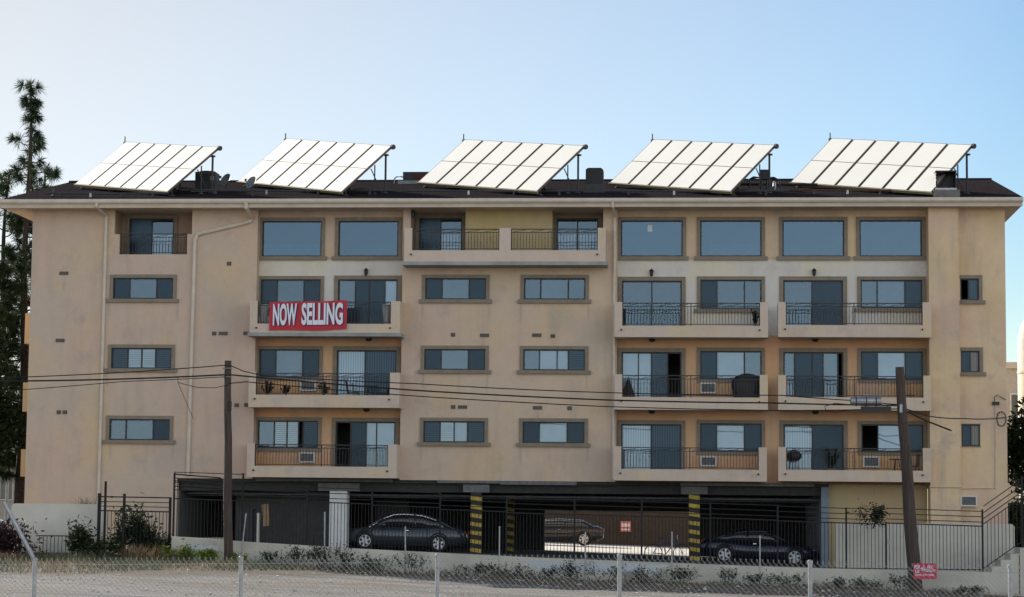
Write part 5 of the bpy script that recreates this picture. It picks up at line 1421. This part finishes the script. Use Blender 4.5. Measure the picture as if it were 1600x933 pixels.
# left garden
bush(-23.9, -8.3, 1.5, 1.25, 'dark reddish bush spreading before the white planter wall', 31, M_redbush, 1700, .09)
bush(-25.5, -8.4, 1.5, 1.0, 'dark bush at the far left edge before the street', 32, M_redbush, 1300, .09)
bush(-21.8, -8.3, 0.9, 1.15, 'upright dark green bush near the left corner of the gate', 33, M_bush, 1100, .08)
bush(-20.9, -8.5, 0.9, .75, 'low dark green shrub at the foot of the gate post', 34, M_bush, 800, .07)
bush(-20.3, -7.0, 0.95, 1.55, 'dark vine shrub climbing behind the iron gate', 35, M_dense, 1700, .09)
bush(-19.6, -7.1, 0.9, 1.0, 'lower vine spilling along the right half of the iron gate', 36, M_dense, 1000, .08)
bush(-19.0, -7.7, 0.5, .9, 'sparse climbing stems on the right post of the gate', 37, M_bush, 300, .06)
grass(-19.4, -8.6, 1.1, .75, 'tall tan dry grass before the iron gate', 38, M_dry, 420)
grass(-20.8, -8.9, 1.2, .55, 'olive grass clump under the gate shrubs', 39, M_weed, 420)
grass(-22.3, -9.2, 2.0, .45, 'green grass below the reddish bush', 40, M_weed, 520)
grass(-24.6, -9.6, 1.8, .45, 'dry grass tuft at the far left', 41, M_dry, 420)
grass(-22.33, -6.35 + .9, .55, .95, 'feathery grass growing behind the white planter wall', 42, M_weed, 260, z0=1.55)
bush(-18.1, -8.7, 0.9, .55, 'bright yellow green weeds at the left corner of the retaining wall', 43, M_lime, 700, .06)
bush(-16.9, -8.9, 0.8, .42, 'bright yellow green weeds at the foot of the slim utility pole', 44, M_lime, 600, .06)
bush(-16.0, -8.95, 0.5, .35, 'small lime weed just right of the slim utility pole', 45, M_lime, 320, .05)
WL = [(-14.9, .7, .55, 'weed clump below the dark storeroom wall'), (-14.0, .9, .8, 'tall weed clump below the white garage pillar'), (-13.0, .9, .95, 'tallest weed clump, below the hood of the grey sedan'), (-12.1, .9, .75, 'weed clump below the doors of the grey sedan'),
      (-11.2, .8, .6, 'weed clump left of the second bare post'), (-10.1, .9, .75, 'weed clump below the rear wheel of the grey sedan'), (-8.1, .9, .5, 'low weed clump below the left striped pillar'), (-6.9, 1.0, .55, 'low weed clump beside the third bare post'),
      (-5.6, .9, .5, 'weed clump at the left edge of the pale blue paint patch'), (-4.6, .9, .7, 'dark weed clump in front of the pale blue paint patch'), (-3.5, .9, .75, 'weed clump just left of the small wall vent'), (-2.0, .9, .6, 'weed clump right of the small wall vent'),
      (-0.9, .8, .6, 'weed clump below the right striped pillar'), (0.6, .5, .65, 'small upright weed under the coupe front half'), (1.7, .8, .45, 'weed clump at the foot of the post by the coupe'), (2.7, .8, .5, 'weed clump under the coupe nose'), (4.3, .6, .4, 'small weed below the garage end wall'), (5.4, .8, .45, 'weed clump left of the leaning pole'), (6.4, .7, .6, 'dense weed at the foot of the leaning pole'), (8.6, .7, .3, 'low weed right of the red sign')]
for i, (x, w_, h_, lab) in enumerate(WL):
    bush(x, -8.6 - .15 * (i % 3), w_ * 1.1, h_ * .85, lab, 60 + i, M_weed if i % 3 else M_bush, int((190 + 260 * ((i * 7) % 5) / 4) * w_), .048, 'weed', 'weed', stems=26)
bush(5.55, -6.0, 0.85, .75, 'spindly green shrub spilling over the right planter wall', 90, M_bush, 500, .06, z0=1.55 - .05)
q = MB(); rn = random.Random(79)
for _ in range(3600):
    x = rn.uniform(-15.5, 9.0); dn = .35 + .65 * (.5 + .5 * math.sin(x * 1.9 + 1.3 * math.sin(x * .7)))
    if rn.random() > dn: continue
    y = -8.15 - abs(rn.gauss(0, .45)); b = Vector((x, y, ground_z(x, y) - .02)); l = rn.uniform(.08, .38) * dn * (1.0 if x < -2 else .7)
    d = Vector((rn.gauss(0, .45), rn.gauss(0, .4), 1)).normalized(); s = Vector((rn.gauss(0, 1), rn.gauss(0, 1), 0)).normalized() * .008
    k = len(q.v); q.v += [tuple(b - s), tuple(b + s), tuple(b + d * l)]; q.f.append((k, k + 1, k + 2))
    if rn.random() < .6:
        for _k in range(2): leaf_quad(q, b + d * l * rn.uniform(.4, 1), rn.uniform(.02, .05), rn)
struct(q.build('ground_cover', M_weed), 'low olive weeds growing along the foot of the retaining wall', 'weeds', 'stuff')
for (mt_, cnt, h0, sd_, nm, lab) in ((M_weed, 9000, .34, 91, 'grass', 'mixed green grass in the strip before the iron gate'), (M_dry, 5000, .30, 92, 'dry_grass', 'dry tan grass in the strip before the iron gate')):
    q = MB(); rn = random.Random(sd_)
    for _ in range(cnt):
        x = rn.uniform(-30, -13.2); far = -23.5 + max(0, x + 17.5) * 2.6
        y = rn.uniform(far, -8.6) if mt_ is M_weed else rn.uniform(far - 1.5, far + 9)
        pn = math.sin(x * 1.3 + y * .4) + math.sin(x * .5 - y * .9 + 2)
        if (pn < -.5) == (mt_ is M_weed): continue
        b = Vector((x, y, ground_z(x, y) - .02)); l = h0 * rn.uniform(.3, 1.1)
        d = Vector((rn.gauss(0, .45), rn.gauss(0, .4), 1)).normalized(); s = Vector((rn.gauss(0, 1), rn.gauss(0, 1), 0)).normalized() * .013
        k = len(q.v); q.v += [tuple(b - s), tuple(b + s), tuple(b + d * l)]; q.f.append((k, k + 1, k + 2))
    struct(q.build(nm, mt_), lab, 'grass', 'stuff')
q = MB(); q.obox((-26.3, -22.0, ground_z(-26.3, -22) + .06), (.9, .1, .02), (-.02, .10, 0), (0, 0, .03)); tag(q.build('plank', plain('red_plank', (.26, .09, .05), .8, noise=.2)), 'short reddish plank lying in the dry grass at far left', 'plank')
# litter strip grasses and small stones along the lit edge
q = MB(); rn = random.Random(77)
for _ in range(5200):
    x = rn.uniform(-27, 11); y = -8.5 - abs(rn.gauss(0, 1.3))
    if rn.random() < .35: y = rn.uniform(-14, -9)
    if x > -15 and rn.random() < .35: continue
    b = Vector((x, y, ground_z(x, y) - .02)); l = rn.uniform(.06, .22); d = Vector((rn.gauss(0, .4), rn.gauss(0, .4), 1)).normalized(); s = Vector((rn.gauss(0, 1), rn.gauss(0, 1), 0)).normalized() * .012
    k = len(q.v); q.v += [tuple(b - s), tuple(b + s), tuple(b + d * l)]; q.f.append((k, k + 1, k + 2))
for _ in range(260):
    cx_ = rn.uniform(-20, 9); cy_ = rn.uniform(-46, -15)
    if math.sin(cx_ * .6 + 1) + math.sin(cy_ * .33 + cx_ * .15) < .1: continue
    for _k in range(14):
        x = cx_ + rn.gauss(0, .22); y = cy_ + rn.gauss(0, .3)
        b = Vector((x, y, ground_z(x, y) - .02)); l = rn.uniform(.05, .17); d = Vector((rn.gauss(0, .6), rn.gauss(0, .6), 1)).normalized(); s = Vector((rn.gauss(0, 1), rn.gauss(0, 1), 0)).normalized() * .008
        k = len(q.v); q.v += [tuple(b - s), tuple(b + s), tuple(b + d * l)]; q.f.append((k, k + 1, k + 2))
struct(q.build('grass', M_dry), 'short dry grass and litter along the foot of the wall', 'grass', 'stuff')
q = MB(); rn = random.Random(78)
for _ in range(1500):
    x = rn.uniform(-20, 9); y = rn.uniform(-42, -9); s = rn.uniform(.012, .045) * (1.8 if rn.random() < .06 else 1)
    z = ground_z(x, y)
    q.blob((x, y, z + s * .3), (s, s * rn.uniform(.7, 1.1), s * .6), rn.randint(0, 99), 5, 3, .3)
struct(q.build('gravel', plain('pale_stone', (.50, .48, .45), .9, noise=.3, nscale=3)), 'loose pale stones scattered over the lot', 'gravel', 'stuff')

# ------------------------------------------------------------------ neighbours
nb = thing('neighbor_house', 'distant beige two storey house glimpsed at the far left', 'house', (-41, 44, 0))
M_nb = plain('neighbor_beige', (.46, .41, .34), .9, noise=.1)
q = MB(); q.box(-46, -37.6, 40, 50, -.5, 7.4); q.build('wall', M_nb, nb)
q = MB(); q.box(-46.4, -37.2, 39.4, 50.5, 4.3, 4.5); q.build('roof', M_dark, nb); q = MB(); q.box(-46.4, -37.2, 39.6, 50.5, 7.4, 7.65); q.build('roof', M_dark, nb)
for (x, z) in ((-39.8, 5.0), (-38.6, 5.0), (-39.6, 2.4), (-38.6, 2.4)):
    q = MB(); q.box(x - .4, x + .4, 39.93, 39.99, z, z + 1.5); o = q.build('window', M_white, nb); q = MB(); q.box(x - .34, x + .34, 39.91, 39.928, z + .06, z + 1.44); q.build('pane', M_carglass, o)
nr = thing('neighbor_building', 'plain beige flat roofed building beyond the right end wall', 'building', (17, 28, 0))
q = MB(); q.box(14.25, 22, 25, 34, -.5, 9.1); q.build('wall', M_nb, nr)
q = MB(); q.box(14.1, 22.2, 24.8, 34.2, 9.1, 9.4); q.build('roof', M_fascia, nr)
q = MB(); q.box(14.4, 15.3, 24.93, 24.99, 6.2, 7.9); o = q.build('window', M_white, nr); q = MB(); q.box(14.46, 15.24, 24.91, 24.928, 6.26, 7.84); q.build('pane', M_carglass, o)
ct = thing('curved_tower', 'pale rounded stucco tower edge at the right picture border', 'building', (15.2, 21, 0))
q = MB(); q.lathe((15.25, 21, -.5), [(1.0, 0), (1.0, 9.6), (.98, 10.6), (.86, 11.3), (.6, 11.75), (.2, 11.9)], 28); q.build('wall', M_st_white, ct, smooth=True)
q = MB(); q.lathe((15.25, 21, 8.6), [(1.03, 0), (1.03, .12)], 28); q.build('trim_band', M_fascia, ct)
lp_ = thing('street_lamp', 'slim pale street lamp post at the far left edge', 'street lamp', (-33.3, 20, .3))
q = MB(); q.tube([(-33.3, 20, .3), (-33.3, 20, 6.2)], [.09, .05], 8); q.build('post', M_galv, lp_)
q = MB(); q.tube([(-33.3, 20, 6.1), (-33.5, 20, 6.4), (-34.4, 20, 6.5)], .035, 6); q.build('arm', M_galv, lp_); q = MB(); q.blob((-34.6, 20, 6.47), (.3, .13, .08), 1); q.build('lamp_head', M_galv, lp_)
print('objects', len(bpy.data.objects))
